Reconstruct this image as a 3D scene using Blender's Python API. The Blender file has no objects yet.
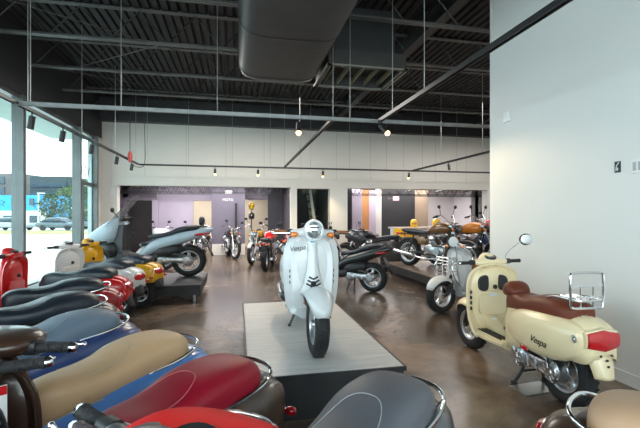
import bpy, math, random
from mathutils import Vector, Matrix
random.seed(7)
PI = math.pi
sc = bpy.context.scene
COL = sc.collection

# ---------------------------------------------------------------- camera, world, light, exposure
CAMH, F = 1.5, 400.0
YAW = math.radians(11.7)
CA, SA = math.cos(YAW), math.sin(YAW)
cd = bpy.data.cameras.new('camera')
cd.sensor_width = 36.0
cd.lens = F / 640.0 * 36.0
cd.clip_start = 0.02
cd.clip_end = 400
cam = bpy.data.objects.new('camera', cd)
COL.objects.link(cam)
cam.location = (0, 0, CAMH)
cam.rotation_euler = (math.radians(90), 0, -YAW)
sc.camera = cam

world = bpy.data.worlds.new('sky')
sc.world = world
world.use_nodes = True
wn = world.node_tree
wn.nodes.clear()
wo = wn.nodes.new('ShaderNodeOutputWorld')
bg = wn.nodes.new('ShaderNodeBackground')
tc = wn.nodes.new('ShaderNodeTexCoord')
sp = wn.nodes.new('ShaderNodeSeparateXYZ')
cr = wn.nodes.new('ShaderNodeValToRGB')
wn.links.new(tc.outputs['Generated'], sp.inputs[0])
wn.links.new(sp.outputs['Z'], cr.inputs[0])
wn.links.new(cr.outputs[0], bg.inputs[0])
wn.links.new(bg.outputs[0], wo.inputs[0])
cr.color_ramp.elements[0].position = 0.0
cr.color_ramp.elements[0].color = (0.82, 0.90, 0.93, 1)
cr.color_ramp.elements[1].position = 0.6
cr.color_ramp.elements[1].color = (0.80, 0.91, 1.0, 1)
bg.inputs[1].default_value = 2.3

sun = bpy.data.lights.new('sun', 'SUN')
sun.energy = 1.6
sun.angle = 0.02
sun.color = (1, .95, .85)
so = bpy.data.objects.new('sun', sun)
COL.objects.link(so)
so.rotation_euler = (math.radians(38), math.radians(-14), 0)   # high sun: leaves the room unsunned

def area(name, loc, rot, sx, sy, e, col=(1, 1, 1)):
    l = bpy.data.lights.new(name, 'AREA')
    l.shape = 'RECTANGLE'; l.size = sx; l.size_y = sy; l.energy = e; l.color = col
    o = bpy.data.objects.new(name, l); COL.objects.link(o)
    o.location = loc; o.rotation_euler = rot
    return o
# added area fills inside the shop front and left windows, helping the sky
area('front_fill', (0.0, -2.35, 2.1), (math.radians(90), 0, 0), 7.0, 3.4, 72, (.97, .98, 1))
area('side_fill', (-3.6, -0.6, 2.0), (math.radians(90), 0, math.radians(-90)), 3.2, 3.2, 50, (.90, .96, 1))
# added ceiling fills brightening the back rooms and the hall, without fixtures
area('room_fill_west', (-.9, 14.1, 2.56), (0, 0, 0), 4.0, 1.2, 105, (1, .95, .97))
area('room_fill_far_west', (-1.2, 17.2, 2.56), (0, 0, 0), 4.0, 1.6, 90, (1, .93, .82))
area('room_fill_east', (6.4, 15.8, 2.56), (0, 0, 0), 4.0, 3.0, 170, (1, .95, .95))
area('hall_fill_east', (7.0, 9.2, 4.1), (0, 0, 0), 4.0, 4.0, 120, (1, .95, .9))
area('hall_fill_middle', (0.2, 9.3, 4.15), (0, 0, 0), 4.0, 3.0, 125, (1, .95, .88))
sc.view_settings.view_transform = 'Standard'
sc.view_settings.look = 'None'
sc.view_settings.gamma = 1
sc.view_settings.exposure = 0.88

# ---------------------------------------------------------------- coordinates
def W(px, d):                        # image column and depth -> plan position
    x = (px - 320.0) / F * d
    return (x * CA + d * SA, -x * SA + d * CA)
def PZ(px, py, z):                   # image point on the horizontal plane z
    d = (CAMH - z) * F / (py - 214.0)
    return W(px, d)
def XY(px, Y):                       # X where column px meets the plane y = Y
    u = (px - 320.0) / F
    return Y * (SA + u * CA) / (CA - u * SA)

# ---------------------------------------------------------------- materials
MATS = {}
def mat(name, col, rough=.5, metal=0., coat=0., bump=0., bscale=60., var=0., vscale=3., emit=0., alpha=1., spec=.5, trans=0.):
    if name in MATS: return MATS[name]
    m = bpy.data.materials.new(name); m.use_nodes = True
    nt = m.node_tree; b = nt.nodes['Principled BSDF']
    c = (col[0], col[1], col[2], 1)
    b.inputs['Base Color'].default_value = c
    b.inputs['Roughness'].default_value = rough
    b.inputs['Metallic'].default_value = metal
    b.inputs['Coat Weight'].default_value = coat
    b.inputs['Coat Roughness'].default_value = .04
    b.inputs['Specular IOR Level'].default_value = spec
    b.inputs['Transmission Weight'].default_value = trans
    b.inputs['Alpha'].default_value = alpha
    if emit:
        b.inputs['Emission Color'].default_value = c
        b.inputs['Emission Strength'].default_value = emit
    t = nt.nodes.new('ShaderNodeTexCoord')
    if var:
        n = nt.nodes.new('ShaderNodeTexNoise'); n.inputs['Scale'].default_value = vscale; n.inputs['Detail'].default_value = 5
        nt.links.new(t.outputs['Object'], n.inputs['Vector'])
        r = nt.nodes.new('ShaderNodeValToRGB')
        r.color_ramp.elements[0].position = .3; r.color_ramp.elements[1].position = .7
        r.color_ramp.elements[0].color = tuple(max(0, v * (1 - var)) for v in col) + (1,)
        r.color_ramp.elements[1].color = tuple(min(1, v * (1 + var)) for v in col) + (1,)
        nt.links.new(n.outputs['Fac'], r.inputs[0]); nt.links.new(r.outputs[0], b.inputs['Base Color'])
    if bump:
        n = nt.nodes.new('ShaderNodeTexNoise'); n.inputs['Scale'].default_value = bscale; n.inputs['Detail'].default_value = 3
        nt.links.new(t.outputs['Object'], n.inputs['Vector'])
        bp = nt.nodes.new('ShaderNodeBump'); bp.inputs['Strength'].default_value = bump; bp.inputs['Distance'].default_value = .01
        nt.links.new(n.outputs['Fac'], bp.inputs['Height']); nt.links.new(bp.outputs[0], b.inputs['Normal'])
    MATS[name] = m
    return m
def paint(name, col, rough=.3, coat=.45): return mat('paint_' + name, col, rough, coat=coat, var=.02, vscale=2)
def leather(name, col, rough=.45, spec=.32): return mat('leather_' + name, col, rough, bump=.12, bscale=260, var=.04, vscale=6, spec=spec)
rubber = mat('rubber', (.018, .018, .02), .75, bump=.4, bscale=90)
blackp = mat('black_plastic', (.022, .022, .025), .45, var=.1)
satin = mat('satin_black_metal', (.03, .03, .032), .35, .3, var=.1)
chrome = mat('chrome', (.82, .83, .85), .12, 1., var=.02)
alu = mat('cast_aluminium', (.55, .56, .58), .32, 1., bump=.15, bscale=40)
rimsil = mat('rim_silver', (.62, .63, .65), .3, .9, var=.02)
redlens = mat('red_lens', (.55, .01, .015), .15, coat=1, var=.1, vscale=30)
orlens = mat('orange_lens', (.85, .22, .02), .15, coat=1, var=.1, vscale=30)
clearlens = mat('clear_lens', (.40, .43, .45), .1, .7, coat=1, var=.1, vscale=40)
white_lab = mat('white_label', (.8, .8, .8), .5, var=.02)
glassm = bpy.data.materials.new('clear_glass'); glassm.use_nodes = True
_n = glassm.node_tree; _n.nodes.clear()
_o = _n.nodes.new('ShaderNodeOutputMaterial'); _mx = _n.nodes.new('ShaderNodeMixShader')
_t = _n.nodes.new('ShaderNodeBsdfTransparent'); _g = _n.nodes.new('ShaderNodeBsdfGlossy')
_t.inputs[0].default_value = (.88, .97, .97, 1); _g.inputs[1].default_value = .02
_f = _n.nodes.new('ShaderNodeLayerWeight'); _p = _n.nodes.new('ShaderNodeMath'); _p.operation = 'POWER'; _p.inputs[1].default_value = 5
_q = _n.nodes.new('ShaderNodeMath'); _q.operation = 'MULTIPLY_ADD'; _q.inputs[1].default_value = .45; _q.inputs[2].default_value = .015
_n.links.new(_f.outputs['Facing'], _p.inputs[0]); _n.links.new(_p.outputs[0], _q.inputs[0]); _n.links.new(_q.outputs[0], _mx.inputs[0]); _n.links.new(_t.outputs[0], _mx.inputs[1]); _n.links.new(_g.outputs[0], _mx.inputs[2]); _n.links.new(_mx.outputs[0], _o.inputs[0])
smoke = mat('smoked_screen', (.20, .25, .28), .08, alpha=.45, coat=.5)

# ---------------------------------------------------------------- mesh building
class MB:
    def __init__(s): s.v = []; s.f = []
    def add(s, vs, fs):
        o = len(s.v); s.v += [tuple(p) for p in vs]; s.f += [tuple(i + o for i in f) for f in fs]; return s
    def box(s, c, d, rz=0, m=None):
        hx, hy, hz = d[0] / 2, d[1] / 2, d[2] / 2
        vs = [Vector((x * hx, y * hy, z * hz)) for x in (-1, 1) for y in (-1, 1) for z in (-1, 1)]
        if rz: vs = [Matrix.Rotation(rz, 3, 'Z') @ v for v in vs]
        if m is not None: vs = [m @ v for v in vs]
        vs = [v + Vector(c) for v in vs]
        return s.add(vs, [(0, 1, 3, 2), (4, 6, 7, 5), (0, 4, 5, 1), (2, 3, 7, 6), (0, 2, 6, 4), (1, 5, 7, 3)])
    def loft(s, rings, closed=True, cap=True, capf=None):
        n = len(rings[0]); vs = [p for r in rings for p in r]; fs = []
        m = n if closed else n - 1
        for i in range(len(rings) - 1):
            for j in range(m):
                a = i * n + j; b = i * n + (j + 1) % n
                fs.append((a, b, b + n, a + n))
        if cap:
            fs.append(tuple(range(n))[::-1]); fs.append(tuple((len(rings) - 1) * n + j for j in range(n)))
        return s.add(vs, fs)
    def tube(s, pts, r, seg=8, cap=True, smooth=0):
        pts = [Vector(p) for p in pts]
        if smooth: pts = crv(pts, smooth)
        n = len(pts)
        rs = r if isinstance(r, (list, tuple)) else [r] * n
        if len(rs) != n: rs = [rs[0] + (rs[-1] - rs[0]) * i / (n - 1) for i in range(n)]
        rings = []; up = None
        for i, p in enumerate(pts):
            t = (pts[min(i + 1, n - 1)] - pts[max(i - 1, 0)]).normalized()
            if up is None:
                up = Vector((0, 0, 1)) if abs(t.z) < .9 else Vector((1, 0, 0))
            a = t.cross(up).normalized(); b = a.cross(t).normalized(); up = b
            rings.append([p + (a * math.cos(2 * PI * k / seg) + b * math.sin(2 * PI * k / seg)) * rs[i] for k in range(seg)])
        return s.loft(rings, True, cap)
    def lathe(s, prof, c=(0, 0, 0), axis='y', seg=28, closed=True, a0=0, a1=2 * PI):
        # prof: (radius, offset along the axis)
        full = abs(a1 - a0 - 2 * PI) < 1e-6
        rings = []
        N = seg if full else seg + 1
        for k in range(N):
            a = a0 + (a1 - a0) * k / seg; ca, sa = math.cos(a), math.sin(a); ring = []
            for r, h in prof:
                if axis == 'y': p = (c[0] + r * ca, c[1] + h, c[2] + r * sa)
                elif axis == 'x': p = (c[0] + h, c[1] + r * ca, c[2] + r * sa)
                else: p = (c[0] + r * ca, c[1] + r * sa, c[2] + h)
                ring.append(p)
            rings.append(ring)
        if full: rings.append(rings[0])
        return s.loft(rings, closed, False)
    def ell(s, c, r, nu=14, nv=9, e=2., m=None):
        rings = []
        def pw(v): return math.copysign(abs(v) ** (2 / e), v)
        for i in range(nv + 1):
            th = -PI / 2 + PI * i / nv
            th = max(-PI / 2 + .05, min(PI / 2 - .05, th))
            ring = []
            for k in range(nu):
                ph = 2 * PI * k / nu
                v = Vector((r[0] * pw(math.cos(th)) * pw(math.cos(ph)), r[1] * pw(math.cos(th)) * pw(math.sin(ph)), r[2] * pw(math.sin(th))))
                if m is not None: v = m @ v
                ring.append(v + Vector(c))
            rings.append(ring)
        return s.loft(rings)
    def xf(s, fn): s.v = [tuple(fn(Vector(p))) for p in s.v]; return s

def crv(pts, k):                      # Catmull-Rom through points (tuples or Vectors)
    P = [Vector(p) for p in pts]; out = []
    for i in range(len(P) - 1):
        p0, p1, p2, p3 = P[max(i - 1, 0)], P[i], P[i + 1], P[min(i + 2, len(P) - 1)]
        for j in range(k):
            t = j / k
            out.append(.5 * ((2 * p1) + (-p0 + p2) * t + (2 * p0 - 5 * p1 + 4 * p2 - p3) * t * t + (-p0 + 3 * p1 - 3 * p2 + p3) * t ** 3))
    out.append(P[-1]); return out
def keys(rows, k=3):                  # smooth interpolation of parameter rows
    out = []
    for i in range(len(rows) - 1):
        p0, p1, p2, p3 = rows[max(i - 1, 0)], rows[i], rows[i + 1], rows[min(i + 2, len(rows) - 1)]
        for j in range(k):
            t = j / k
            out.append([.5 * (2 * b + (-a + c) * t + (2 * a - 5 * b + 4 * c - d) * t * t + (-a + 3 * b - 3 * c + d) * t ** 3) for a, b, c, d in zip(p0, p1, p2, p3)])
    out.append(list(rows[-1])); return out
def pw(v, e): return math.copysign(abs(v) ** (2 / e), v)
def ringx(x, w, z0, z1, n=18, e=2.6, yc=0., lean=0.):    # closed ring in a plane of constant x
    zc, h = (z0 + z1) / 2, (z1 - z0) / 2
    return [(x + lean * pw(math.sin(2 * PI * k / n), e) * h, yc + w * pw(math.cos(2 * PI * k / n), e), zc + h * pw(math.sin(2 * PI * k / n), e)) for k in range(n)]
def arcx(x, w, z0, z1, n=16, e=2.6, flare=0., drop=0.):  # open arch, feet at z0
    out = []
    for k in range(n + 1):
        a = PI * k / n
        s_ = abs(math.sin(a)) ** (2 / e)
        out.append((x - drop * (1 - s_), (w + flare * (1 - s_)) * pw(math.cos(a), e), z0 + (z1 - z0) * s_))
    return out
def ringy(y, xc, zc, rx, rz, n=14, e=2.2):
    return [(xc + rx * pw(math.cos(2 * PI * k / n), e), y, zc + rz * pw(math.sin(2 * PI * k / n), e)) for k in range(n)]

def part(name, mb, m, parent=None, smooth=True, bevel=0., solid=0., sub=0, flat_angle=45):
    me = bpy.data.meshes.new(name)
    me.from_pydata([tuple(p) for p in mb.v], [], mb.f)
    me.materials.append(m); me.validate(); me.update()
    import bmesh
    bm = bmesh.new(); bm.from_mesh(me); bmesh.ops.remove_doubles(bm, verts=bm.verts, dist=1e-5)
    bmesh.ops.recalc_face_normals(bm, faces=bm.faces)
    if smooth:
        for f in bm.faces: f.smooth = True
        for e in bm.edges:
            if len(e.link_faces) == 2 and e.calc_face_angle(0) > math.radians(flat_angle): e.smooth = False
    bm.to_mesh(me); bm.free()
    o = bpy.data.objects.new(name, me); COL.objects.link(o)
    if parent is not None: o.parent = parent
    if solid:
        q = o.modifiers.new('s', 'SOLIDIFY'); q.thickness = solid; q.offset = -1
    if bevel:
        q = o.modifiers.new('b', 'BEVEL'); q.width = bevel; q.segments = 2; q.limit_method = 'ANGLE'
    if sub:
        q = o.modifiers.new('u', 'SUBSURF'); q.levels = sub; q.render_levels = sub
    return o
def tag(o, label=None, cat=None, group=None, kind=None):
    if label: o['label'] = label
    if cat: o['category'] = cat
    if group: o['group'] = group
    if kind: o['kind'] = kind
    return o
def empty(name, loc, rz=0, label=None, cat=None, group=None):
    o = bpy.data.objects.new(name, None); COL.objects.link(o)
    o.empty_display_size = .1; o.location = loc; o.rotation_euler = (0, 0, rz)
    return tag(o, label, cat, group)
def struct(name, mb, m, parent=None, **k):
    o = part(name, mb, m, parent, smooth=False, **k)
    if parent is None: o['kind'] = 'structure'
    return o
def text(name, s, size, m, parent, mtx, shear=0., extrude=.0015):
    c = bpy.data.curves.new(name, 'FONT'); c.body = s; c.size = size; c.shear = shear; c.extrude = extrude
    c.align_x = 'CENTER'; c.align_y = 'CENTER'
    t = bpy.data.objects.new('tmp', c); COL.objects.link(t)
    dg = bpy.context.evaluated_depsgraph_get(); dg.update()
    me = bpy.data.meshes.new_from_object(t.evaluated_get(dg))
    bpy.data.objects.remove(t)
    me.transform(mtx); me.materials.clear(); me.materials.append(m)
    o = bpy.data.objects.new(name, me); COL.objects.link(o)
    if parent is not None: o.parent = parent
    return o
def basis(o, x, y):                    # matrix: text x axis, text y axis, origin
    x = Vector(x).normalized(); y = Vector(y).normalized(); z = x.cross(y)
    return Matrix(((x.x, y.x, z.x, o[0]), (x.y, y.y, z.y, o[1]), (x.z, y.z, z.z, o[2]), (0, 0, 0, 1)))

# ---------------------------------------------------------------- room shell
XL, XR, YB, YF = -3.95, 3.36, 13.0, -2.6
ZT = 4.95
wallm = mat('white_wall_paint', (.74, .72, .675), .75, bump=.05, bscale=120, var=.02, vscale=1.2)
wallr = mat('cool_white_wall_paint', (.70, .705, .70), .55, bump=.05, bscale=120, var=.015, vscale=.8)
lilac = mat('lilac_wall_paint', (.47, .41, .50), .7, var=.05, vscale=2)
purple = mat('grey_purple_wall_paint', (.20, .175, .22), .6, var=.08, vscale=2)
darkwall = mat('black_wall_paint', (.018, .018, .02), .6, var=.1)
tanwall = mat('tan_wall_paint', (.36, .27, .19), .7, var=.05)
orangew = mat('orange_wall_paint', (.38, .17, .06), .7, var=.1)
blackst = mat('black_painted_steel', (.028, .030, .032), .5, var=.15, vscale=5)
joistm = mat('grey_painted_steel', (.10, .105, .10), .42, .2, var=.15, vscale=4)
deckm = mat('dark_roof_deck', (.011, .011, .012), .6, .2, var=.25, vscale=2)
mull = mat('dark_bronze_mullion', (.16, .17, .17), .35, .6, var=.1)
mullb = mat('brushed_aluminium_mullion', (.42, .50, .50), .3, .5, var=.05)

# floor: polished stained concrete
fm = bpy.data.materials.new('polished_concrete'); fm.use_nodes = True
nt = fm.node_tree; b = nt.nodes['Principled BSDF']
t = nt.nodes.new('ShaderNodeTexCoord')
n1 = nt.nodes.new('ShaderNodeTexNoise'); n1.inputs['Scale'].default_value = .8; n1.inputs['Detail'].default_value = 9; n1.inputs['Roughness'].default_value = .62; n1.inputs['Distortion'].default_value = .9
n2 = nt.nodes.new('ShaderNodeTexNoise'); n2.inputs['Scale'].default_value = 5; n2.inputs['Detail'].default_value = 8
r1 = nt.nodes.new('ShaderNodeValToRGB')
e = r1.color_ramp.elements
e[0].position = .40; e[0].color = (.070, .050, .037, 1)
e[1].position = .62; e[1].color = (.23, .165, .115, 1)
q = e.new(.5); q.color = (.115, .084, .062, 1)
nt.links.new(t.outputs['Object'], n1.inputs[0]); nt.links.new(t.outputs['Object'], n2.inputs[0])
mx = nt.nodes.new('ShaderNodeMix'); mx.data_type = 'FLOAT'; mx.inputs[0].default_value = .12
nt.links.new(n1.outputs['Fac'], mx.inputs[2]); nt.links.new(n2.outputs['Fac'], mx.inputs[3])
nt.links.new(mx.outputs[0], r1.inputs[0]); nt.links.new(r1.outputs[0], b.inputs['Base Color'])
rr = nt.nodes.new('ShaderNodeMapRange'); rr.inputs[3].default_value = .20; rr.inputs[4].default_value = .30
nt.links.new(n2.outputs['Fac'], rr.inputs[0]); nt.links.new(rr.outputs[0], b.inputs['Roughness'])
b.inputs['Specular IOR Level'].default_value = .6
struct('floor', MB().box((4.5, 7.2, -.05), (17.5, 20, .1)), fm)

# ceiling deck with corrugated flutes running front to back
prof = []
x = -4.2; i = 0
while x < 13.2:
    prof += [(x, ZT), (x + .055, ZT), (x + .075, ZT + .05), (x + .13, ZT + .05)]
    x += .15
m_ = MB(); m_.loft([[(p[0], YF - .2, p[1]) for p in prof], [(p[0], YB + .2, p[1]) for p in prof]], closed=False, cap=False)
struct('ceiling', m_, deckm, solid=.03)

def joist(y):
    root = empty('ceiling_joist', (0, y, 0)); root['kind'] = 'structure'
    x0, x1 = XL, 12.8
    mb = MB()
    zb = 4.36
    for z in (zb, ZT - .05):
        for s_ in (-1, 1):
            mb.box(((x0 + x1) / 2, s_ * .03, z), (x1 - x0, .045, .008)); mb.box(((x0 + x1) / 2, s_ * .008, z + .022), (x1 - x0, .006, .045))
    part('chord', mb, joistm, root, smooth=False)
    w = MB(); x = x0 + .1; k = 0
    while x < x1 - .5:
        za, zc = (zb + .02, ZT - .07) if k % 2 == 0 else (ZT - .07, zb + .02)
        w.tube([(x, 0, za), (x + .45, 0, zc)], .011, 5); x += .45; k += 1
    part('web', w, blackst, root)
for y in (2.6, 4.1, 5.6, 7.15, 8.7, 10.25, 11.8): joist(y)
gb = MB()
for x in (-1.9, 3.2, 8.1):
    gb = MB(); gb.box((x, 5.2, 4.83), (.16, 15.5, .02)); gb.box((x, 5.2, 4.60), (.16, 15.5, .02)); gb.box((x, 5.2, 4.715), (.02, 15.5, .23))
    if x > -1: struct('ceiling_beam', gb, blackst)
hb_ = MB(); hb_.box((4.4, 12.86, 4.60), (16.8, .26, .70)); struct('ceiling_header', hb_, blackst)
# thin cross bracing under the deck
cb = MB()
for (xa, ya, xb, yb) in ((-3.9, 5.6, -1.0, 8.7), (-3.9, 8.7, -.8, 11.8), (-1.2, 7.2, -3.8, 10.2), (-3.5, 2.7, .2, 5.6)):
    cb.tube([(xa, ya, 4.40), (xb, yb, ZT - .12)], .009, 5)
struct('ceiling_bracing', cb, joistm)

# back wall with three openings
oL0, oL1 = XY(117, YB), XY(291, YB)
oS0, oS1 = XY(297, YB), XY(330, YB)
oR0, oR1 = XY(347.5, YB), XY(487, YB)
ZO = 2.37
def wbox(mb, x0, x1, y0, y1, z0, z1): return mb.box(((x0 + x1) / 2, (y0 + y1) / 2, (z0 + z1) / 2), (x1 - x0, y1 - y0, z1 - z0))
mb = MB(); TW = .3
for x0, x1, z0, z1 in ((XL - .1, oL0, 0, ZT), (oL0, oL1, ZO, ZT), (oL1, oS0, 0, ZT), (oS0, oS1, ZO - .03, ZT), (oS1, oR0, 0, ZT), (oR0, oR1, ZO, ZT), (oR1, 12.9, 0, ZT)):
    wbox(mb, x0, x1, YB, YB + TW, z0, z1)
struct('wall_back', mb, wallm)
tr = MB()
for z in (2.62,):
    wbox(tr, XL, 12.8, YB - .02, YB, z, z + .025)
struct('trim_1', tr, wallm)
# vertical panel seams of the upper wall
tr = MB()
for x in (-2.75, -1.55, -.35, .85, 2.05, 3.25, 4.45, 5.65, 6.85, 8.05): wbox(tr, x - .004, x + .004, YB - .004, YB + .01, 2.65, ZT)
struct('trim_2', tr, mat('wall_seam', (.42, .42, .41), .8, var=.05))

# right wall (ends in a free edge)
mb = MB(); wbox(mb, XR, XR + .2, YF, 4.85, 0, ZT)
struct('wall_right', mb, wallr)
mb = MB(); wbox(mb, XR - .016, XR, YF, 4.85, 0, .11); wbox(mb, XR - .016, XR + .2, 4.85, 4.862, 0, .11)
struct('baseboard_right', mb, wallr, bevel=.004)
mb = MB(); wbox(mb, 12.8, 13.0, 4.65, YB, 0, ZT); wbox(mb, XR + .2, 12.9, 4.45, 4.65, 0, ZT)
struct('wall_far_right', mb, wallm)

# left window wall
ZH = 3.74
mb = MB(); wbox(mb, XL - .2, XL, YF, YB, ZH, ZT)
struct('wall_left', mb, mat('black_bulkhead_paint', (.03, .032, .036), .6, var=.1))
mb = MB(); wbox(mb, XL - .2, XL, 12.62, YB, 0, ZH)
struct('wall_left_pier', mb, wallm)
def wl_y(px):                          # y on the window wall for a column
    u = (px - 320.0) / F; return XL * (CA - u * SA) / (SA + u * CA)
ys = [YF, -.0, 2.7, 5.45, wl_y(23), wl_y(80), 12.62]
for i in range(len(ys) - 1):
    y0, y1 = ys[i], ys[i + 1]
    r = empty('window_%d' % (i + 1), (XL - .1, (y0 + y1) / 2, 0)); r['kind'] = 'structure'
    L = y1 - y0
    g = MB().box((0, 0, ZH / 2), (.012, L - .04, ZH - .04)); part('glass_pane', g, glassm, r, smooth=False)
    f_ = MB(); f_.box((0, 0, .06), (.12, L - .1, .12)); f_.box((0, 0, ZH - .04), (.12, L - .1, .08))
    if i == 5: f_.box((0, 0, 2.32), (.12, L - .1, .10)); f_.box((0, -.25, 1.14), (.1, .06, 2.3))
    part('window_frame', f_, mull, r, smooth=False)
    m2 = MB().box((.03, L / 2 - (.06 if i == 5 else 0), ZH / 2), (.2, .10, ZH)); part('mullion', m2, mull, r, smooth=False)
    m3 = MB().box((-.05, L / 2 + (.09 if i != 5 else -.14), ZH / 2), (.1, .08, ZH)); part('mullion', m3, mullb, r, smooth=False)
    if i == 5:
        text('window_lettering', 'VESPA', .34, mat('dark_vinyl_lettering', (.05, .06, .07), .5, var=.02), r, basis((-.012, -.1, 2.66), (0, -1, 0), (0, 0, 1)))
# shop front behind the camera
r = empty('window_7', (-.3, YF, 0)); r['kind'] = 'structure'
part('glass_pane', MB().box((0, 0, ZH / 2), (7.2, .012, ZH)), glassm, r, smooth=False)
f_ = MB()
for x in (-3.6, -1.8, 0, 1.8, 3.6): f_.box((x, 0, ZH / 2), (.1, .14, ZH))
for z in (.06, ZH - .04): f_.box((0, 0, z), (7.2, .12, .1))
part('window_frame', f_, mull, r, smooth=False)
mb = MB(); wbox(mb, XL - .2, XR + .2, YF - .1, YF + .1, ZH, ZT); struct('wall_front', mb, darkwall)

# back rooms
YR = 15.6
CZ = 2.62
mb = MB(); wbox(mb, XL - .3, 1.85, YB + TW, YR + 4, CZ, CZ + .1); struct('ceiling_back_left', mb, darkwall)
mb = MB(); wbox(mb, oS1 + .1, 12.9, YB + TW, YR + 4, CZ, CZ + .1); struct('ceiling_back_right', mb, darkwall)
def seg(name, px0, px1, z0, z1, m, Y=YR, th=.15):
    mb = MB(); wbox(mb, XY(px0, Y), XY(px1, Y), Y, Y + th, z0, z1); return struct(name, mb, m)
fl = MB(); wbox(fl, XL - .3, 12.9, 17.2, YR + 4.1, -.1, 0.001); struct('floor_back', fl, fm)
seg('wall_back_room_1', 100, 128, 0, CZ, purple)
seg('wall_back_room_2', 122, 156, 2.02, CZ, purple)
seg('wall_back_room_3', 152, 158, 0, 2.02, lilac, YR - .12, .3)
seg('wall_back_room_4', 158, 193, 0, CZ, lilac)
seg('wall_back_room_5', 193, 212, 2.0, CZ, lilac)
seg('wall_back_room_6', 211.5, 245, 0, CZ, mat('grey_lilac_wall_paint', (.14, .125, .16), .65, var=.06, vscale=2), YR - .5)
seg('wall_back_room_7', 245, 268, 2.05, CZ, purple)
seg('wall_back_room_8', 268, 300, 0, CZ, mat('charcoal_wall_paint', (.05, .045, .055), .6, var=.08))
mb = MB(); wbox(mb, XL - .3, XL - .1, YB + TW, YR + 4, 0, CZ); struct('wall_back_left_side', mb, purple)
mb = MB(); wbox(mb, XL - .3, 1.7, YR + 3.2, YR + 3.35, 0, CZ); struct('wall_back_far_left', mb, mat('cream_wall_paint', (.62, .56, .47), .7, var=.04))
mb = MB(); wbox(mb, 1.75, 1.9, YB + TW, YR + 4, 0, CZ); struct('wall_back_divider', mb, mat('charcoal_wall_paint', (0, 0, 0)))
# door panel, baseboard and wall lettering in the left back room
xa, xb = XY(126, YR), XY(153, YR)
r = empty('door_1', ((xa + xb) / 2, YR + .05, 0)); r['kind'] = 'structure'
part('door_leaf', MB().box((0, 0, 1.0), (xb - xa, .05, 2.0)), mat('dark_brown_door', (.028, .022, .022), .5, var=.2), r, smooth=False)
part('door_frame', MB().box((-(xb - xa) / 2 - .04, -.03, 1.02), (.12, .1, 2.05)).box((0, -.03, 2.06), (xb - xa + .2, .1, .08)).box(((xb - xa) / 2 + .03, -.03, 1.02), (.10, .1, 2.05)), mat('mauve_door_frame', (.34, .28, .36), .6, var=.04), r, smooth=False)
xa, xb = XY(212, YR - .52), XY(245, YR - .52)
mb = MB(); wbox(mb, xa, xb, YR - .53, YR - .5, 0, .40); struct('baseboard_back', mb, wallm)
xm = XY(228, YR - .5)
sg = text('wall_sign', 'MOTO', .13, white_lab, None, basis((XY(228, YR - .5), YR - .51, 2.02), (1, 0, 0), (0, 0, 1)))
tag(sg, 'white lettering on the grey purple back room wall', 'sign')
mb = MB(); wbox(mb, XY(235, YR - .54), XY(237, YR - .54), YR - .56, YR - .5, .3, 1.9); struct('trim_3', mb, darkwall)
mb = MB(); wbox(mb, XY(225, YR - .54), XY(232, YR - .54), YR - .53, YR - .5, 2.26, 2.36); tag(part('wall_notice', mb, white_lab, None, smooth=False), 'small white notice high on the grey purple back room wall', 'sign')

# right back room
seg('wall_east_room_1', 335, 352, 0, CZ, darkwall)
seg('wall_east_room_2', 352, 362, 0, CZ, lilac, YR - .3)
seg('wall_east_room_3', 361, 369, 0, CZ, orangew, YR + 1.2)
seg('wall_east_room_3b', 368, 378, 0, CZ, lilac, YR + 1.4)
seg('wall_east_room_4', 377, 381.5, 0, CZ, wallm, YR - .2)
seg('wall_east_room_5', 381, 415, 0, CZ, darkwall, YR + .4)
seg('wall_east_room_6', 414, 428, 0, CZ, tanwall, YR + 1.0)
pale = mat('pale_rose_wall_paint', (.70, .66, .68), .7, var=.03)
seg('wall_east_room_7', 427, 472, 0, CZ, pale, YR + 1.4)
mb = MB(); wbox(mb, XY(471, YR), XY(471, YR) + .15, YR - .3, YR + 1.6, 0, CZ); struct('wall_east_room_8', mb, pale)
seg('wall_east_room_9', 471, 500, 0, CZ, pale, YR - .3)
mb = MB(); wbox(mb, oS1 + .1, oS1 + .25, YB + TW, YR + 3, 0, CZ); struct('wall_east_side', mb, darkwall)
mb = MB(); wbox(mb, 12.4, 12.6, YB + TW, YR + 3, 0, CZ); struct('wall_east_far', mb, pale)
mb = MB(); wbox(mb, oR1, oR1 + .16, YB - .03, YB + .02, 0, ZO + .02); struct('trim_4', mb, mat('bright_white_trim', (.85, .83, .85), .5, var=.01))
seg('window_8', 482.5, 487, 1.55, 2.2, darkwall, YR - .33, .03)
# open web roof trusses hanging in both back rooms
for (x0, x1, lab) in ((XL - .1, 1.7, 'w'), (oS1 + .3, 12.3, 'e')):
    for j, y in enumerate((13.75, 14.5, 15.2)):
        t_ = MB(); zb = 2.22
        for z in (zb, CZ - .03): t_.box(((x0 + x1) / 2, y, z), (x1 - x0, .04, .02))
        x = x0; k = 0
        while x < x1 - .2:
            t_.tube([(x, y, zb if k % 2 else CZ - .03), (x + .19, y, CZ - .03 if k % 2 else zb)], .008, 5); x += .19; k += 1
        struct('ceiling_truss', t_, blackst)
    # pipes
    t_ = MB()
    for k in range(7):
        x = x0 + (x1 - x0) * (k + .5) / 7
        t_.tube([(x, 13.5, 2.5), (x + .25, 15.3, 2.42)], .02, 6)
    struct('ceiling_pipes', t_, joistm)

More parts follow.
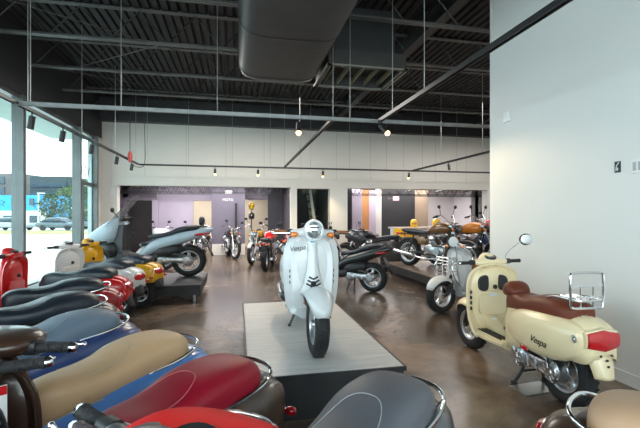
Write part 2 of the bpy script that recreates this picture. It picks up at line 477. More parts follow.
# stair opening behind the middle of the back wall
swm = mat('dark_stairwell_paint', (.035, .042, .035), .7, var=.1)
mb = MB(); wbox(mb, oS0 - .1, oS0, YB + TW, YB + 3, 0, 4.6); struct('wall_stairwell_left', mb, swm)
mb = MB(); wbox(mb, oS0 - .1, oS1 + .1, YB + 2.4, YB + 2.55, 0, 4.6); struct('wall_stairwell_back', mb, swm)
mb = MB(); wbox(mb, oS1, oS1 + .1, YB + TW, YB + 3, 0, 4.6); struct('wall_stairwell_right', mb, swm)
st = empty('staircase', (0, YB, 0)); tag(st, 'steep open staircase with pale stringers in the narrow middle doorway', 'staircase')
for s_ in (0, 1):
    a = MB(); y_ = .75 + s_ * .6
    m_ = Matrix.Rotation(0, 3, 'Y')
    xa, xb = oS0 + .45, oS1 - .2
    a.loft([[(xa, y_, 2.9), (xa + .09, y_, 2.9), (xa + .09, y_ + .05, 2.9), (xa, y_ + .05, 2.9)], [(xb - .06, y_, .0), (xb + .05, y_, .0), (xb + .05, y_ + .05, .0), (xb - .06, y_ + .05, .0)]])
    part('stringer', a, mat('pale_green_steel', (.40, .44, .38), .5, var=.05), st, smooth=False)
for k in range(9):
    tt = k / 9.; part('tread', MB().box((xa + .05 + (xb - xa) * tt, 1.08, 2.75 - 2.4 * tt), (.22, .56, .03)), blackst, st, smooth=False)

# ---------------------------------------------------------------- outdoors
OZ = -.3
mb = MB(); wbox(mb, -150, XL - .2, -90, 150, OZ - .1, OZ); struct('ground', mb, mat('pale_asphalt', (.50, .52, .50), .85, var=.08, vscale=.3))
wk = MB(); wbox(wk, XL - 2.4, XL - .2, -4, 14, OZ, -.02); struct('ground_pavement', wk, mat('pale_pavement', (.58, .60, .58), .85, var=.04, vscale=1))
def cambox(name, px0, px1, d, z0, z1, depth, m, parent=None, off=0):
    a, b_ = Vector(W(px0, d) + (0,)), Vector(W(px1, d) + (0,))
    v = (b_ - a).normalized(); nrm = Vector((SA, CA, 0)); a = a + nrm * off; b_ = b_ + nrm * off
    bs = [a, b_, b_ + nrm * depth, a + nrm * depth]
    mb = MB(); mb.loft([[tuple(p + Vector((0, 0, z0))) for p in bs], [tuple(p + Vector((0, 0, z1))) for p in bs]])
    return mb
g = cambox('', -260, 120, 36, OZ, OZ + .06, 5.5, None)
tag(part('grass_verge', g, mat('yellow_green_grass', (.34, .36, .10), .9, bump=.5, bscale=8, var=.35, vscale=.6), None, smooth=False), 'strip of dry grass beyond the street', 'grass', kind='stuff')  # yellow-green base with random tone variation
def building(lab, px0, px1, d, ztop, m, wins, depth=12, wm=None, split=None):
    r = empty('building', (0, 0, 0)); tag(r, lab, 'building')
    part('wall', cambox('', px0, px1, d, OZ, ztop, depth, m), m, r, smooth=False)
    if split: part('lower_wall', cambox('', px0, px1, d, OZ, split[0], .1, split[1], off=-.1), split[1], r, smooth=False)
    for (a, b_, z0, z1) in wins:
        part('window', cambox('', a, b_, d, z0, z1, .1, wm, off=-.16), wm, r, smooth=False)
winm = mat('far_window_glass', (.04, .07, .09), .15, var=.2)
building('bright blue low building across the street with white ground floor', -170, 46, 55, 4.1, mat('blue_facade', (.03, .30, .62), .7, var=.05, vscale=.5),
         [(a, a + 4.5, 2.7, 3.6) for a in (-60, -42, -24, -6, 12, 30)] + [(4, 12, .4, 1.3), (30, 41, .3, 1.3), (-22, -12, .4, 1.3)], wm=winm, split=(1.95, mat('white_facade', (.62, .70, .70), .8, var=.05)))
building('brown grey apartment block rising behind the blue building', -90, 21, 75, 9.1, mat('brown_grey_facade', (.13, .12, .115), .8, var=.1, vscale=.3),
         [(a, a + 5, z, z + 1.3) for a in range(-84, 16, 12) for z in (3.2, 5.3, 7.2)], wm=winm)
building('dark glass office block with rows of windows beside the trees', 30, 69, 68, 7.9, mat('dark_glass_facade', (.035, .048, .05), .8, var=.1, vscale=.3),
         [(32, 67, z, z + .9) for z in (1.0, 2.7, 4.4, 6.1)], wm=mat('office_window_band', (.02, .04, .05), .6, var=.2))
building('low tan building at the end of the street', 82, 135, 60, 2.9, mat('tan_facade', (.42, .38, .33), .8, var=.1), [(90, 96, .5, 1.6), (102, 108, .5, 1.6)], wm=winm)
leafm = mat('tree_leaves', (.035, .075, .018), .8, var=.5, vscale=1.5)
leafm2 = mat('pale_tree_leaves', (.085, .135, .035), .8, var=.4, vscale=1.5)
barkm = mat('tree_bark', (.14, .11, .08), .9, var=.2)
def tree(px, d, h, w, m, lab, seed, lift=1.2):
    rnd = random.Random(seed); x, y = W(px, d)
    r = empty('tree', (x, y, OZ)); tag(r, lab, 'tree', 'street trees across the road')
    part('trunk', MB().tube([(0, 0, 0), (.05, 0, h * .4), (-.05, .1, h * .75)], [.13, .1, .05], 7), barkm, r)
    lf = MB()
    for k in range(900):
        a = rnd.uniform(0, 2 * PI); q_ = rnd.random() ** .5; zz = rnd.uniform(-1, 1)
        rad = w * math.sqrt(max(0, 1 - zz * zz)) * q_ * (1 + .25 * math.sin(3 * a + seed) + .2 * math.sin(5 * zz + a * 2))
        c = Vector((rad * math.cos(a), rad * math.sin(a), lift + (h - lift) * (.5 + .5 * zz)))
        s_ = rnd.uniform(.10, .22)
        u = Vector((rnd.gauss(0, 1), rnd.gauss(0, 1), rnd.gauss(0, 1))).normalized(); v = u.cross(Vector((rnd.gauss(0, 1), rnd.gauss(0, 1), 1))).normalized()
        lf.add([c - u * s_, c + v * s_ * .5, c + u * s_, c - v * s_ * .5], [(0, 1, 2, 3)])
    part('crown', lf, m, r, smooth=False)
tree(51, 49, 4.2, 1.6, leafm, 'small round green tree left of the mullion beyond the grass', 1)
tree(70, 54.5, 5.6, 2.2, leafm2, 'pale green street tree between the dark office block and the window post', 2)
tree(81, 43.5, 5.4, 1.7, leafm, 'dark green tree right in front of the office block', 3)
tree(95, 52, 6.6, 2.6, leafm2, 'tall light green tree seen through the narrow end window', 4)
tree(-20, 48, 5.0, 1.8, leafm, 'green tree in front of the left end of the blue building', 5)
def lamp_post(px, d, h, lab):
    x, y = W(px, d); r = empty('lamp_post', (x, y, OZ)); tag(r, lab, 'lamp post')
    part('pole', MB().tube([(0, 0, 0), (0, 0, h)], [.11, .07], 8), white_lab, r)
    part('lamp_head', MB().box((.3, 0, h + .02), (.9, .16, .1)), white_lab, r, smooth=False)
lamp_post(38.5, 54, 4.6, 'pale slender lamp post in front of the dark office block')
lamp_post(73, 42, 2.4, 'short pale post under the trees')
def car(px, d, col, lab, hd=(1, .0)):
    x, y = W(px, d); r = empty('car', (x, y, OZ), math.atan2(-SA, CA) + hd[1]); tag(r, lab, 'car', 'cars parked across the street')
    k = keys([(-2.2, .70, .35, .85), (-2.1, .82, .3, .95), (-1.2, .88, .28, 1.0), (0, .88, .28, .98), (1.2, .88, .28, .9), (2.0, .82, .3, .78), (2.2, .7, .38, .65)])
    part('body', MB().loft([ringx(a, b_, c, dd, 14, 3.5) for a, b_, c, dd in k]), paint('car' + lab[:5], col), r)
    k = keys([(-1.7, .7, .9, 1.0), (-1.2, .74, .9, 1.38), (-.2, .74, .9, 1.45), (.5, .72, .9, 1.38), (1.1, .66, .85, .92)])
    part('cabin', MB().loft([ringx(a, b_, c, dd, 14, 3) for a, b_, c, dd in k]), winm, r)
    for xx in (-1.35, 1.35):
        for s_ in (-1, 1): part('wheel', MB().lathe([(.05, -.1), (.3, -.1), (.32, 0), (.3, .1), (.05, .1)], (xx, s_ * .8, .32), 'y', 16), rubber, r)
car(12, 44, (.30, .34, .36), 'grey car parked left of the near window post')
car(-36, 44, (.5, .5, .5), 'silver car parked in front of the blue building')
car(60, 44, (.06, .10, .12), 'dark car parked under the round tree')
car(93, 47, (.20, .24, .26), 'slate car parked behind the short pale post')
# shop canopy soffit outside the glass
mb = MB(); wbox(mb, XL - 1.5, XL - .2, YF, YB + .4, ZH + .02, ZH + .3); struct('ceiling_canopy', mb, mat('pale_green_canopy', (.42, .52, .48), .6, var=.05))

# ---------------------------------------------------------------- wheels
def wheel(parent, name, cx, R, w, rim_r, fn=None, spokes=5, wire=False, disc=True, rimm=None, y0=0.):
    fn = fn or (lambda p: p)
    rimm = rimm or rimsil
    h = w / 2; d = R - rim_r
    tp = [(rim_r, -h * .62), (rim_r + d * .25, -h * .95), (rim_r + d * .6, -h), (R - d * .18, -h * .78), (R - .003, -h * .42), (R, 0), (R - .003, h * .42), (R - d * .18, h * .78), (rim_r + d * .6, h), (rim_r + d * .25, h * .95), (rim_r, h * .62)]
    ty = MB().lathe(tp, (cx, y0, R), 'y', 36)
    # tread blocks
    for k in range(30):
        a = 2 * PI * k / 30
        for s_ in (-1, 1):
            c = Vector((cx + math.cos(a + s_ * .05) * (R - .002), y0 + s_ * h * .36, R + math.sin(a + s_ * .05) * (R - .002)))
            ty.box(c, (.006, h * .5, .022), m=Matrix.Rotation(-a, 3, 'Y') @ Matrix.Rotation(s_ * .5, 3, 'X'))
    o = part(name, ty.xf(fn), rubber, parent)
    hr = rim_r
    rp = [(hr + .004, -h * .66), (hr + .006, -h * .72), (hr - .006, -h * .7), (hr - .02, -h * .4), (hr - .022, h * .4), (hr - .006, h * .7), (hr + .006, h * .72), (hr + .004, h * .66)]
    rm = MB().lathe(rp, (cx, y0, R), 'y', 36)
    if wire:
        for k in range(24):
            a = 2 * PI * k / 24; b_ = a + (.5 if k % 2 else -.5)
            rm.tube([(cx + .035 * math.cos(b_), y0 + (.03 if k % 4 < 2 else -.03), R + .035 * math.sin(b_)), (cx + (hr - .015) * math.cos(a), y0, R + (hr - .015) * math.sin(a))], .0022, 4, False)
    else:
        for k in range(spokes):
            a = 2 * PI * k / spokes + .3
            for da in (-.13, .13):
                p0 = Vector((cx + .03 * math.cos(a), y0, R + .03 * math.sin(a))); p1 = Vector((cx + (hr - .012) * math.cos(a + da), y0, R + (hr - .012) * math.sin(a + da)))
                rm.tube([p0, p1], [.018, .011], 6)
    rm.lathe([(.0, -.05), (.035, -.05), (.042, -.02), (.042, .02), (.035, .05), (.0, .05)], (cx, y0, R), 'y', 16)
    part('rim', rm.xf(fn), rimm, o)
    if disc:
        dm = MB().lathe([(.05, h * .95), (.095, h * .95), (.095, h * 1.02), (.05, h * 1.02)], (cx, y0, R), 'y', 24)
        part('brake_disc', dm.xf(fn), chrome, o)
    return o

def steerer(base, rake, ang):
    ax = Vector((-math.sin(rake), 0, math.cos(rake))); b_ = Vector(base)
    M = Matrix.Rotation(ang, 3, ax)
    return lambda p: b_ + M @ (p - b_)

SEAT = [(-0.83, 0.05, 0.665, 0.765), (-0.815, 0.11, 0.65, 0.8), (-0.75, 0.155, 0.635, 0.832), (-0.62, 0.168, 0.63, 0.845), (-0.48, 0.166, 0.63, 0.832), (-0.38, 0.158, 0.63, 0.8), (-0.28, 0.145, 0.63, 0.785), (-0.17, 0.125, 0.62, 0.788), (-0.08, 0.1, 0.6, 0.785), (-0.02, 0.075, 0.59, 0.765), (0.015, 0.04, 0.6, 0.73)]
def seat_part(parent, m, seam=None, rows=SEAT, dz=0, seamm=None, apex=-.50):
    ks = keys(rows, 4)
    mb = MB().loft([ringx(a, max(b_, .01), c + dz, d + dz, 30, 2.9) for a, b_, c, d in ks])
    o = part('seat', mb, m, parent)
    def top(x, y):
        for i in range(len(ks) - 1):
            if ks[i][0] <= x <= ks[i + 1][0]:
                t = (x - ks[i][0]) / max(1e-6, ks[i + 1][0] - ks[i][0])
                w, z0, z1 = [ks[i][j] * (1 - t) + ks[i + 1][j] * t for j in (1, 2, 3)]
                q = min(.995, abs(y) / w); return (z0 + z1) / 2 + dz + (z1 - z0) / 2 * (1 - q ** 2.9) ** (1 / 2.9)
        return .8 + dz
    if seam:
        pts = []
        for k in range(25):
            u = -1 + 2 * k / 24.
            y = .098 * math.sin(u * PI / 2) ** 1 if abs(u) < 1 else .098 * u
            x = apex + .30 * (1 - math.cos(u * PI / 2))
            y = .122 * math.copysign(abs(math.sin(u * PI / 2)) ** .8, u) * (1 - .30 * abs(u) ** 3)
            pts.append((x, y, top(x, y) + .0005))
        part('seam', MB().tube(pts, .0022, 6), seamm or m, o)
        # lower piping along the skirt
    pts = []
    for a, b_, c, d in ks[1:]:
        pts.append((a, b_ * .985, c + dz + (d - c) * .22))
    for s_ in (1, -1):
        part('piping', MB().tube([(p[0], p[1] * s_ + .002 * s_, p[2]) for p in pts], .003, 5), seamm or m, o)
    return o

def drive_unit(en, xr, xf_, y, z):      # cast belt drive casing between rear axle and crank
    n = 20
    for (x, rr, yy) in ((xr, .088, .05), (xf_, .098, .055)):
        en.lathe([(0, yy + .022), (rr * .3, yy + .022), (rr * .34, yy + .012), (rr * .7, yy + .010), (rr * .8, yy), (rr, yy - .012), (rr, -.05)], (x, y, z), 'y', 24, closed=False)
        for k in range(7):
            a = 2 * PI * k / 7; en.ell((x + rr * .86 * math.cos(a), y + yy - .004, z + rr * .86 * math.sin(a)), (.009, .008, .009), 8, 5)
        for k in range(10):
            a = 2 * PI * k / 10; en.tube([(x + rr * .36 * math.cos(a), y + yy + .014, z + rr * .36 * math.sin(a)), (x + rr * .74 * math.cos(a), y + yy + .010, z + rr * .74 * math.sin(a))], .004, 5)
    en.loft([ringx(x, .045, z - h1, z + h2, 14, 3, y) for x, h1, h2 in keys([(xr, .07, .075), ((xr + xf_) / 2, .05, .062), (xf_, .075, .085)], 3)])
    for k in range(4):
        t = (k + .5) / 4; en.tube([(xr + (xf_ - xr) * t, y + .05, z - .05), (xr + (xf_ - xr) * t + .03, y + .05, z + .06)], .006, 5)
    en.tube([(xf_ + .06, y - .06, z + .02), (xf_ + .16, y - .08, z + .05)], [.06, .05], 12)
    for k in range(5): en.lathe([(.03, 0), (.072, 0), (.072, .006), (.03, .006)], (xf_ + .07 + .018 * k, y - .09, z + .05), 'x', 14)
    en.tube([(xr + .02, y + .03, z + .08), (xr + .22, y + .05, z + .12), (xf_, y + .02, z + .10)], .018, 8, smooth=3)

# ---------------------------------------------------------------- classic scooter
def classic_scooter(pos, hd, label, body, seatm, steer=0., gts=False, rail=True, rack=False, mirrors=False, gripm=None, head='round', seam=True, seamm=None,
                    trim=None, fenderm=None, crash=False, slits=True, lettering=None, winkers=True, engine=True, z=0., detail=2, lip=None, name='motor_scooter', group=None, tailm=None, screen=False):
    rz = math.atan2(hd[1], hd[0])
    r = empty(name, (pos[0], pos[1], z), rz, label, 'scooter', group)
    gripm = gripm or rubber; trim = trim or blackp
    st = steerer((.62, 0, .27), math.radians(25), steer)
    R = .262
    # wheels
    wheel(r, 'front_wheel', .69, R, .115, .155, st)
    wheel(r, 'rear_wheel', -.66, R, .125, .155)
    # main hull behind the rider's feet
    ks = keys([(-1.0, .085, .47, .60), (-.985, .12, .44, .655), (-.94, .15, .43, .70), (-.84, .175, .44, .735), (-.66, .19, .45, .745), (-.45, .185, .40, .74), (-.28, .165, .33, .73), (-.13, .135, .29, .705), (-.05, .11, .28, .68), (-.02, .08, .28, .62)], 3)
    mb = MB().loft([arcx(a, b_, c, d, 18, 3.0) for a, b_, c, d in ks], closed=False, cap=False)
    n0 = arcx(*ks[0], 18, 3.0); mb.add(n0, [tuple(range(len(n0)))])
    n0 = arcx(*ks[-1], 18, 3.0); mb.add(n0, [tuple(range(len(n0)))])
    part('body', mb, body, r, solid=.006)
    # bulging side cowls
    ck = keys([(-.965, .004, .55, .60), (-.95, .03, .50, .655), (-.90, .055, .445, .69), (-.80, .078, .395, .715), (-.66, .09, .365, .72), (-.50, .09, .355, .71), (-.36, .078, .365, .69), (-.24, .055, .385, .655), (-.16, .03, .42, .61), (-.12, .008, .46, .56)], 3)
    for s_ in (-1, 1):
        c = MB().loft([ringx(a, b_ + .01, c_, d, 22, 2.3, s_ * (.135 - max(0, (abs(a + .55) - .2)) * .10)) for a, b_, c_, d in ck])
        co = part('side_cowl', c, body, r)
        if gts:
            sl = MB()
            sl.ell((-.47, s_ * .236, .395), (.05, .008, .018), m=Matrix.Rotation(-.1, 3, 'Y'))
            part('side_reflector', sl, redlens, co)
    # rear mudguard tongue and number plate holder
    k2 = keys([(-.93, .13, .60), (-.985, .115, .52), (-1.03, .10, .42), (-1.05, .085, .34)], 3)
    mb = MB().loft([[(x + .05 * abs(t_) ** 2, w * t_, zz) for t_ in (-1, -.75, -.4, 0, .4, .75, 1)] for x, w, zz in k2], closed=False, cap=False)
    part('rear_mudguard', mb, body if gts else blackp, r, solid=.006)
    if gts:
        for (yy, zz) in ((-.045, .50), (.045, .50), (0, .47), (0, .43)):
            part('mounting_hole', MB().ell((-1.015 - (.5 - zz) * .25, yy, zz), (.008, .009, .009)), blackp, r)
    # tail light
    ts = 1.28 if gts else 1.
    tl = MB().loft([ringy(y * ts, -.985 + .35 * y * y * 4, .60, .035, .052 * ts * (1.2 if gts else 1) * (1 - .3 * abs(y) / .09), 12, 3.2) for y in (-.098, -.094, -.07, -.03, 0, .03, .07, .094, .098)])
    t_o = part('tail_light', tl, redlens, r)
    part('light_bezel', MB().loft([ringy(y * ts, -.968 + .35 * y * y * 4, .60, .034, .062 * ts * (1.15 if gts else 1) * (1 - .3 * abs(y) / .1), 12, 3.2) for y in (-.106, -.1, -.05, 0, .05, .1, .106)]), chrome if not gts else body, t_o)
    for s_ in (-1, 1):
        if gts:
            m_ = Matrix.Rotation(s_ * .9, 3, 'Z') @ Matrix.Rotation(.25, 3, 'Y')
            part('rear_indicator', MB().ell((-.90, s_ * .158, .60), (.018, .055, .030), m=m_, e=2.6), clearlens, r)
        elif winkers:
            a = MB().tube([(-.95, s_ * .09, .52), (-.97, s_ * .15, .52)], .010, 6).ell((-.975, s_ * .17, .52), (.025, .032, .022))
            part('rear_indicator', a, redlens if tailm else orlens, r)
    # seat
    seat_part(r, seatm, seam, seamm=seamm)
    part('seat_base', MB().loft([ringx(a, b_, .64, .70, 16, 3) for a, b_ in ((-.82, .09), (-.78, .13), (-.5, .15), (-.3, .14), (-.1, .09), (-.03, .05))]), blackp, r)
    # floorboard
    fk = keys([(-.10, .175), (.05, .20), (.2, .205), (.33, .19), (.40, .15)], 2)
    fb = MB().loft([[(x, -w, .275), (x, -w * 1.02, .30), (x, -w * .9, .322), (x, -.05, .325), (x, 0, .345), (x, .05, .325), (x, w * .9, .322), (x, w * 1.02, .30), (x, w, .275), (x, w * .6, .235), (x, -w * .6, .235)] for x, w in fk])
    fo = part('floorboard', fb, body, r)
    for y in (-.15, -.115, -.08, .08, .115, .15):
        part('floor_strip', MB().box((.13, y, .328), (.36, .012, .012)), blackp, fo, smooth=False)
    # leg shield
    lw = 1.10 if gts else .97
    Ls = keys([(zz, w * lw, x) for zz, w, x in [(.262, .185, .345), (.32, .22, .375), (.42, .24, .40), (.55, .252, .412), (.70, .255, .412), (.82, .252, .405), (.90, .228, .395), (.945, .185, .385), (.97, .125, .38), (.982, .06, .378)]], 3)
    U = [-1, -.97, -.88, -.7, -.45, -.2, 0, .2, .45, .7, .88, .97, 1]
    mb = MB().loft([[(x - .085 * abs(u) ** 2.3, w * u, zz) for u in U] for zz, w, x in Ls], closed=False, cap=False)
    lo = part('leg_shield', mb, body, r, solid=.02)
    if True:   # bright edge bead
        pts = [(x - .085 - .008, w * 1.0, zz) for zz, w, x in Ls]
        pts = pts + [(p[0], -p[1], p[2]) for p in pts[::-1]]
        part('edge_trim', MB().tube(pts, .0075, 6), lip or body, lo)
    # nose piece (horn cover)
    nk = keys([(.985, .035, .375, .020), (.95, .042, .39, .030), (.85, .045, .412, .04), (.7, .055, .425, .048), (.6, .075, .43, .055), (.52, .10, .43, .06), (.47, .115, .43, .05), (.45, .10, .425, .02)], 3)
    mb = MB().loft([[(x + dp * (1 - abs(u) ** 2.2), w * u, zz) for u in (-1, -.85, -.6, -.3, 0, .3, .6, .85, 1)] for zz, w, x, dp in nk], closed=False, cap=False)
    no = part('horn_cover', mb, body, r, solid=.01)
    if slits:
        for k, zz in enumerate((.60, .565, .53)):
            w = .040 + .012 * k
            pts = [(.488 + .002 * k - .30 * (y * y) * 8, y, zz + .5 * abs(y)) for y in (-w, -w / 2, 0, w / 2, w)]
            part('horn_slot', MB().tube(pts, .0075, 6), blackp, no)
        part('badge', MB().box((.425, 0, .935), (.008, .036, .042), m=Matrix.Rotation(-.25, 3, 'Y')), mat('blue_badge', (.02, .35, .55), .3, coat=.5, var=.05), no, smooth=False, bevel=.004)
        for s_ in (-1, 1):
            for k in range(3):
                part('side_vent', MB().box((.372, s_ * .195, .66 - .05 * k), (.012, .012, .026), m=Matrix.Rotation(-.6 * s_, 3, 'Z')), blackp, lo, smooth=False)
    # inner shield with glove box, slots and knee pads
    ik = keys([(zz, w * lw, x) for zz, w, x in [(.33, .10, .30), (.36, .17, .30), (.45, .195, .30), (.6, .21, .285), (.75, .215, .275), (.85, .20, .275), (.92, .16, .29), (.95, .10, .31)]], 2)
    mb = MB().loft([[(x + .02 + .06 * abs(u) ** 3, w * u, zz) for u in (-1, -.9, -.6, -.2, .2, .6, .9, 1)] + [(x + .11, w * .9, zz), (x + .11, -w * .9, zz)] for zz, w, x in ik])
    io = part('inner_shield', mb, body, r)
    g = MB().loft([ringx(x, .150, .47, .70, 24, 6) for x in (.292, .300, .32)])
    part('glove_box_door', g, body, io, bevel=.004)
    part('ignition', MB().ell((.29, -.02, .755), (.02, .024, .024)), blackp, io)
    part('bag_hook', MB().box((.292, 0, .43), (.03, .05, .035)), blackp, io, smooth=False, bevel=.006)
    if gts:
        for s_ in (-1, 1):
            pd = MB().loft([[(x, s_ * (.108 + .052 * math.copysign(abs(math.cos(a)) ** .7, math.cos(a))), .79 + .075 * math.copysign(abs(math.sin(a)) ** .75, math.sin(a)) * (1 if math.sin(a) < 0 else 1.1 - .3 * math.cos(a))) for a in [2 * PI * k / 20 for k in range(20)]] for x in (.282, .30, .33)])
            part('knee_pad', pd, blackp, io)
            for k in range(4):
                part('air_slot', MB().box((.345, s_ * .218, .70 - .055 * k), (.05, .022, .034), m=Matrix.Rotation(s_ * -.5, 3, 'Z')), blackp, io, smooth=False, bevel=.005)
        part('warning_label', MB().box((.288, 0, .675), (.003, .09, .03)), white_lab, io, smooth=False)
        part('centre_tunnel', MB().loft([ringx(a, b_, .30, c, 14, 3) for a, b_, c in ((-.1, .07, .40), (.05, .06, .37), (.2, .06, .38), (.30, .07, .46), (.36, .07, .50))]), body, r)
        part('tunnel_label', MB().box((.262, 0, .425), (.004, .05, .05), m=Matrix.Rotation(.6, 3, 'Y')), white_lab, r, smooth=False)
        part('tunnel_pad', MB().ell((.02, 0, .39), (.09, .04, .014), e=2.4), blackp, r)
    # front mudguard
    mb = MB(); rings = []
    for k in range(13):
        a = math.radians(22 + 140 * k / 12); q = math.sin(PI * (k + .6) / 13.2) ** .5
        w = .105 * q + .012; rr = R + .015 + .02 * q
        rings.append([(.69 + math.cos(a) * (rr - .07 * abs(u) ** 2.5), w * u, R + math.sin(a) * (rr - .07 * abs(u) ** 2.5) + .01) for u in (-1, -.85, -.6, -.3, 0, .3, .6, .85, 1)])
    part('front_mudguard', mb.loft(rings, closed=False, cap=False).xf(st), fenderm or body, r, solid=.005)
    if gts or True:
        for s_ in (-1, 1):
            part('side_reflector', MB().ell((.60, s_ * .10, .42), (.03, .008, .012)).xf(st), orlens, r)
    fk_ = MB().tube([(.42, 0, .62), (.52, 0, .50)], .028, 10).tube([(.50, .0, .50), (.54, .085, .44), (.62, .09, .30), (.69, .085, .262)], .02, 8, smooth=3).tube([(.60, .1, .46), (.66, .1, .30)], .024, 8)
    part('fork', fk_.xf(st), satin, r)
    # handlebar shell
    hk = [(-.20, .35, 1.005, .022, .022), (-.17, .35, 1.005, .03, .028), (-.11, .355, 1.0, .042, .036), (-.06, .365, 1.005, .06, .05), (0, .372, 1.01, .072, .062)]
    hk = keys(hk, 3); hk = hk + [(-a[0], *a[1:]) for a in hk[:-1][::-1]]
    hb = MB().loft([ringy(a, b_, c, d, e_, 16, 2.3) for a, b_, c, d, e_ in hk]).xf(st)
    ho = part('handlebar', hb, body, r)
    part('steering_neck', MB().tube([(.375, 0, .90), (.36, 0, .99)], [.05, .055], 12).xf(st), body, r)
    part('instrument', MB().loft([[(.335 + .045 * math.cos(a), .06 * math.sin(a), zz - .3 * (.045 * math.cos(a)) * -1) for a in [2 * PI * k / 18 for k in range(18)]] for zz in (1.045, 1.066)]).xf(st), satin, ho)
    hz = 1.02
    if head == 'flat':
        part('headset_cover', MB().ell((.37, 0, 1.02), (.14, .215, .045), 24, 12, e=2.5).xf(st), body, ho)
        hl = part('headlight', MB().ell((.50, 0, 1.0), (.04, .10, .045), e=2.4).xf(st), clearlens, ho)
    elif head == 'big':
        sc_ = lambda p: Vector((p.x, p.y * .82, (p.z - hz - .025) * .88 + hz + .005))
        b1 = MB().lathe([(.0, -.06), (.07, -.06), (.10, -.02), (.112, .04), (.108, .062), (.09, .066)], (.40, 0, hz + .025), 'x', 28)
        part('headlight_shell', b1.xf(sc_).xf(st), body, ho)
        l1 = MB().lathe([(0, .075), (.05, .073), (.082, .064), (.084, .05), (0, .05)], (.40, 0, hz + .025), 'x', 28)
        hl = part('headlight', l1.xf(sc_).xf(st), clearlens, ho)
        part('headlight_ring', MB().lathe([(.080, .062), (.086, .070), (.092, .064), (.092, .05), (.08, .05)], (.40, 0, hz + .025), 'x', 28).xf(sc_).xf(st), chrome, hl)
        for zz in (.045, .0): part('headlight_bar', MB().box((.477, 0, hz - .005 + zz * .8), (.006, .08 if zz else .055, .013)).xf(st), blackp, hl, smooth=False)
    else:
        b1 = MB().lathe([(.0, -.06), (.06, -.06), (.080, -.02), (.086, .02), (.082, .045), (.06, .05)], (.385, 0, hz - .01), 'x', 24)
        part('headlight_shell', b1.xf(st), body, ho)
        l1 = MB().lathe([(0, .062), (.04, .06), (.066, .050), (.07, .04), (0, .04)], (.385, 0, hz - .01), 'x', 24)
        hl = part('headlight', l1.xf(st), clearlens, ho)
        part('headlight_ring', MB().lathe([(.066, .046), (.072, .055), (.080, .046), (.080, .03), (.066, .03)], (.385, 0, hz - .01), 'x', 24).xf(st), chrome, hl)
    for s_ in (-1, 1):
        gp = MB().lathe([(0, 0), (.016, 0), (.019, .008), (.0175, .03), (.0175, .105), (.021, .115), (.021, .12), (0, .12)], (.34, .225, 1.005), 'y', 14)
        for k in range(7): gp.lathe([(.017, .035 + k * .01), (.019, .038 + k * .01), (.017, .041 + k * .01)], (.34, .225, 1.005), 'y', 14, closed=False)
        if s_ < 0: gp.xf(lambda p: Vector((p.x, -p.y, p.z)))
        go = part('grip', gp.xf(st), gripm, ho)
        part('bar_end', MB().lathe([(0, .12), (.019, .12), (.019, .135), (.012, .142), (0, .142)], (.34, .225, 1.005), 'y', 12).xf(lambda p: Vector((p.x, s_ * p.y, p.z))).xf(st), chrome, go)
        part('switch_block', MB().loft([ringy(y, .345, 1.006, .026, .027, 12, 3) for y in (.185, .19, .222, .226)]).xf(lambda p: Vector((p.x, s_ * p.y, p.z))).xf(st), blackp, ho)
        lv = MB().tube([(.37, s_ * .18, 1.0), (.405, s_ * .21, 1.0), (.41, s_ * .28, .998), (.405, s_ * .355, .995)], [.007, .0075, .0065, .006], 7, smooth=0).ell((.405, s_ * .36, .995), (.009, .009, .009))
        part('brake_lever', lv.xf(st), chrome, ho)
        if winkers:
            wk = MB().ell((.395, s_ * .165, 1.0 if head != 'big' else .985), (.026, .034, .024), e=2.3)
            part('indicator', wk.xf(st), orlens, ho)
    if mirrors:
        for s_ in ((-1, 1) if mirrors == 2 else (mirrors,)):
            mm = MB().tube([(.355, s_ * .19, 1.02), (.36, s_ * .22, 1.09), (.35, s_ * .37, 1.20)], .006, 7, smooth=3)
            mo = part('mirror_stalk', mm.xf(st), chrome, ho)
            m_ = Matrix.Rotation(.25 * s_, 3, 'Z')
            part('mirror', MB().ell((.345, s_ * .43, 1.225), (.018, .072, .062), m=m_).xf(st), blackp, mo)
            part('mirror_glass', MB().ell((.327, s_ * .43, 1.225), (.004, .063, .053), m=m_).xf(st), chrome, mo)
    if screen:
        mb = MB().loft([[(.46 - .10 * (zz - 1.03) - .35 * y * y * 4, y * (1 - .4 * (zz - 1.03) / .3), zz) for y in (-.16, -.12, -.06, 0, .06, .12, .16)] for zz in (1.03, 1.12, 1.2, 1.27)], closed=False, cap=False)
        part('fly_screen', mb.xf(st), smoke, ho, solid=.004)
    if crash:
        cb_ = MB()
        for s_ in (-1, 1):
            cb_.tube([(.46, s_ * .10, .84), (.60, s_ * .15, .80), (.64, s_ * .19, .66), (.58, s_ * .20, .50), (.44, s_ * .17, .40)], .009, 7, smooth=4)
        for k in range(6): cb_.tube([(.50 + .0 * k, -.13, .84 - .05 * k), (.66, -.12, .84 - .05 * k), (.66, .12, .84 - .05 * k), (.50, .13, .84 - .05 * k)], .006, 6)
        for y in (-.12, 0, .12): cb_.tube([(.66, y, .88), (.66, y, .56)], .006, 6)
        part('front_carrier', cb_, chrome, r)
    # rails
    if rail:
        pts = [(-.50, .165, .70), (-.68, .181, .715), (-.81, .168, .742), (-.875, .112, .762), (-.893, 0, .768)]
        pts = pts + [(p[0], -p[1], p[2]) for p in pts[:-1][::-1]]
        rl = MB().tube(pts, .0095, 8, smooth=4)
        for s_ in (-1, 1): rl.tube([(-.80, s_ * .174, .752), (-.80, s_ * .13, .69)], .007, 6)
        part('grab_rail', rl, chrome, r)
